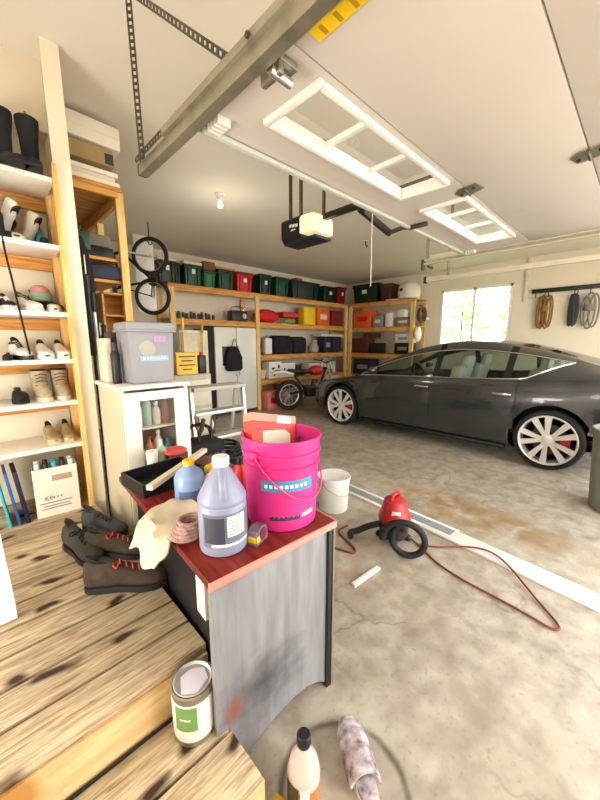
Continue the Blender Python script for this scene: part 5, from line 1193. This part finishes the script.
for sd in (-1, 1):
    b = MB(); up_, lo = [], []
    for s in cst:
        if 1.2 <= s <= 3.90:
            a, t = csec(s); up_.append((sd*(a[4][0]+.004), ys(s), a[4][1])); k_ = rise(s)*4; i_ = min(3, int(k_)); f_ = k_-i_; lo.append((sd*(a[i_][0]+(a[i_+1][0]-a[i_][0])*f_+.004), ys(s), a[i_][1]+(a[i_+1][1]-a[i_][1])*f_+.003))
    b.tube([lo[0]]+up_+[lo[-1]], .009, 6); b.tube(lo, .008, 6)
    part('window_trim', b, chrome, ca_root, 'bright trim round the side windows')
    mr = MB(); mr.sph((sd*(.90+.05), ys(1.50), .98), .085, (1.05, .75, .62)); mr.box((sd*.885, ys(1.5), .935), (.07, .05, .03), bev=.008)
    part('mirror', mr, paint, ca_root)
    part('headlight', MB().sph((sd*.66, ys(.17), .615), .12, (.8, 1.15, .35)), mat('lamp_clear', '#9a9c9c', .1, .3), ca_root)
    part('tail_light', MB().box((sd*.70, ys(4.585), .92), (.26, .12, .11), bev=.03, rot=(0, 0, sd*-.35)), dred, ca_root)
seatm = mat('seat_white', '#d9d6cc', .6, var=.04)
for nm_, s in (('front_seat', 2.45), ('rear_seat', 3.35)):
    for sd in ((-1, 1) if nm_ == 'front_seat' else (0,)):
        wd = .48 if nm_ == 'front_seat' else 1.2
        b = MB(); b.box((sd*.37, ys(s-.22), .52), (wd, .5, .16), bev=.05); b.box((sd*.37, ys(s+.10), .80), (wd, .14, .58), bev=.05, rot=(.22, 0, 0))
        for h_ in ((0,) if nm_ == 'front_seat' else (-.42, .42)): b.box((sd*.37+h_, ys(s+.22), 1.14), (.26, .10, .18), bev=.04, rot=(.1, 0, 0))
        part(nm_, b, seatm, ca_root)
part('dashboard', MB().box((0, ys(1.62), .86), (1.35, .36, .10), bev=.03), black, ca_root)
part('steering_wheel', MB().tube([(-.37+.18*math.cos(a), ys(1.95)+.06*math.sin(a), .92+.16*math.sin(a)) for a in [2*PI*i/24 for i in range(24)]], .014, 8, closed=True).cyl((-.37, ys(1.95), .92), (-.37, ys(1.7), .86), .025), black, ca_root)
part('cabin_floor', MB().box((0, ys(2.6), .36), (1.6, 3.0, .05)), black, ca_root)
# wheels
silver = mat('wheel_silver', '#efeeea', .32, .35, var=.04); brk = mat('brake_red', '#c4232c', .4)
def car_wheel(y, sd):
    r = .335; x = sd*.80; M = TR(x, y, r) @ RY(PI/2*sd)   # local +z points outward
    w_ = part('wheel', MB().lathe([(.268, -.10), (.315, -.105), (.333, -.08), (.335, 0), (.333, .08), (.318, .106), (.285, .112), (.272, .10), (.268, .0)], n=48), rubber, ca_root)
    w_.matrix_local = M
    rim = MB(); rim.lathe([(.24, -.09), (.243, .098), (.252, .106), (.246, .112), (.234, .10), (.225, .03), (.225, -.09)], n=48, cap=False)
    for k in range(5):
        for dlt in (-.31, .31):
            a = 2*PI*k/5+.3; a1 = a+dlt*.85; a0 = a+dlt*.55
            p0 = Vector((.045*math.cos(a0), .045*math.sin(a0), .075)); p1 = Vector((.238*math.cos(a1), .238*math.sin(a1), .088)); tv = Vector((-math.sin(a1), math.cos(a1), 0))
            rim.loft([[p0+tv*-.018, p0+tv*.018, p0+tv*.015+Vector((0, 0, .018)), p0+tv*-.015+Vector((0, 0, .018))], [p1+tv*-.032, p1+tv*.032, p1+tv*.028+Vector((0, 0, .016)), p1+tv*-.028+Vector((0, 0, .016))]])
    rim.lathe([(.0, .05), (.062, .05), (.062, .088), (.045, .098), (0, .10)], n=24)
    for v_ in rim.bm.verts: v_.co.x *= 1.10; v_.co.y *= 1.10
    ro = part('rim', rim, silver, w_)
    part('brake_disc', MB().lathe([(.06, .0), (.17, .0), (.17, .02), (.06, .02)], n=32).lathe([(.0, -.02), (.225, -.02), (.225, -.0)], n=32), dsteel, w_)
    cal = MB(); n = 8
    a0 = -PI/2
    A = [a0-.45+.9*i/n for i in range(n+1)]
    cal.loft([[(r_*math.cos(a), r_*math.sin(a), z) for r_, z in ((.115, .02), (.2, .02), (.2, .062), (.115, .062))] for a in A])
    part('brake_caliper', cal, brk, w_)
for y in (FW, RW):
    for sd in (-1, 1): car_wheel(y, sd)
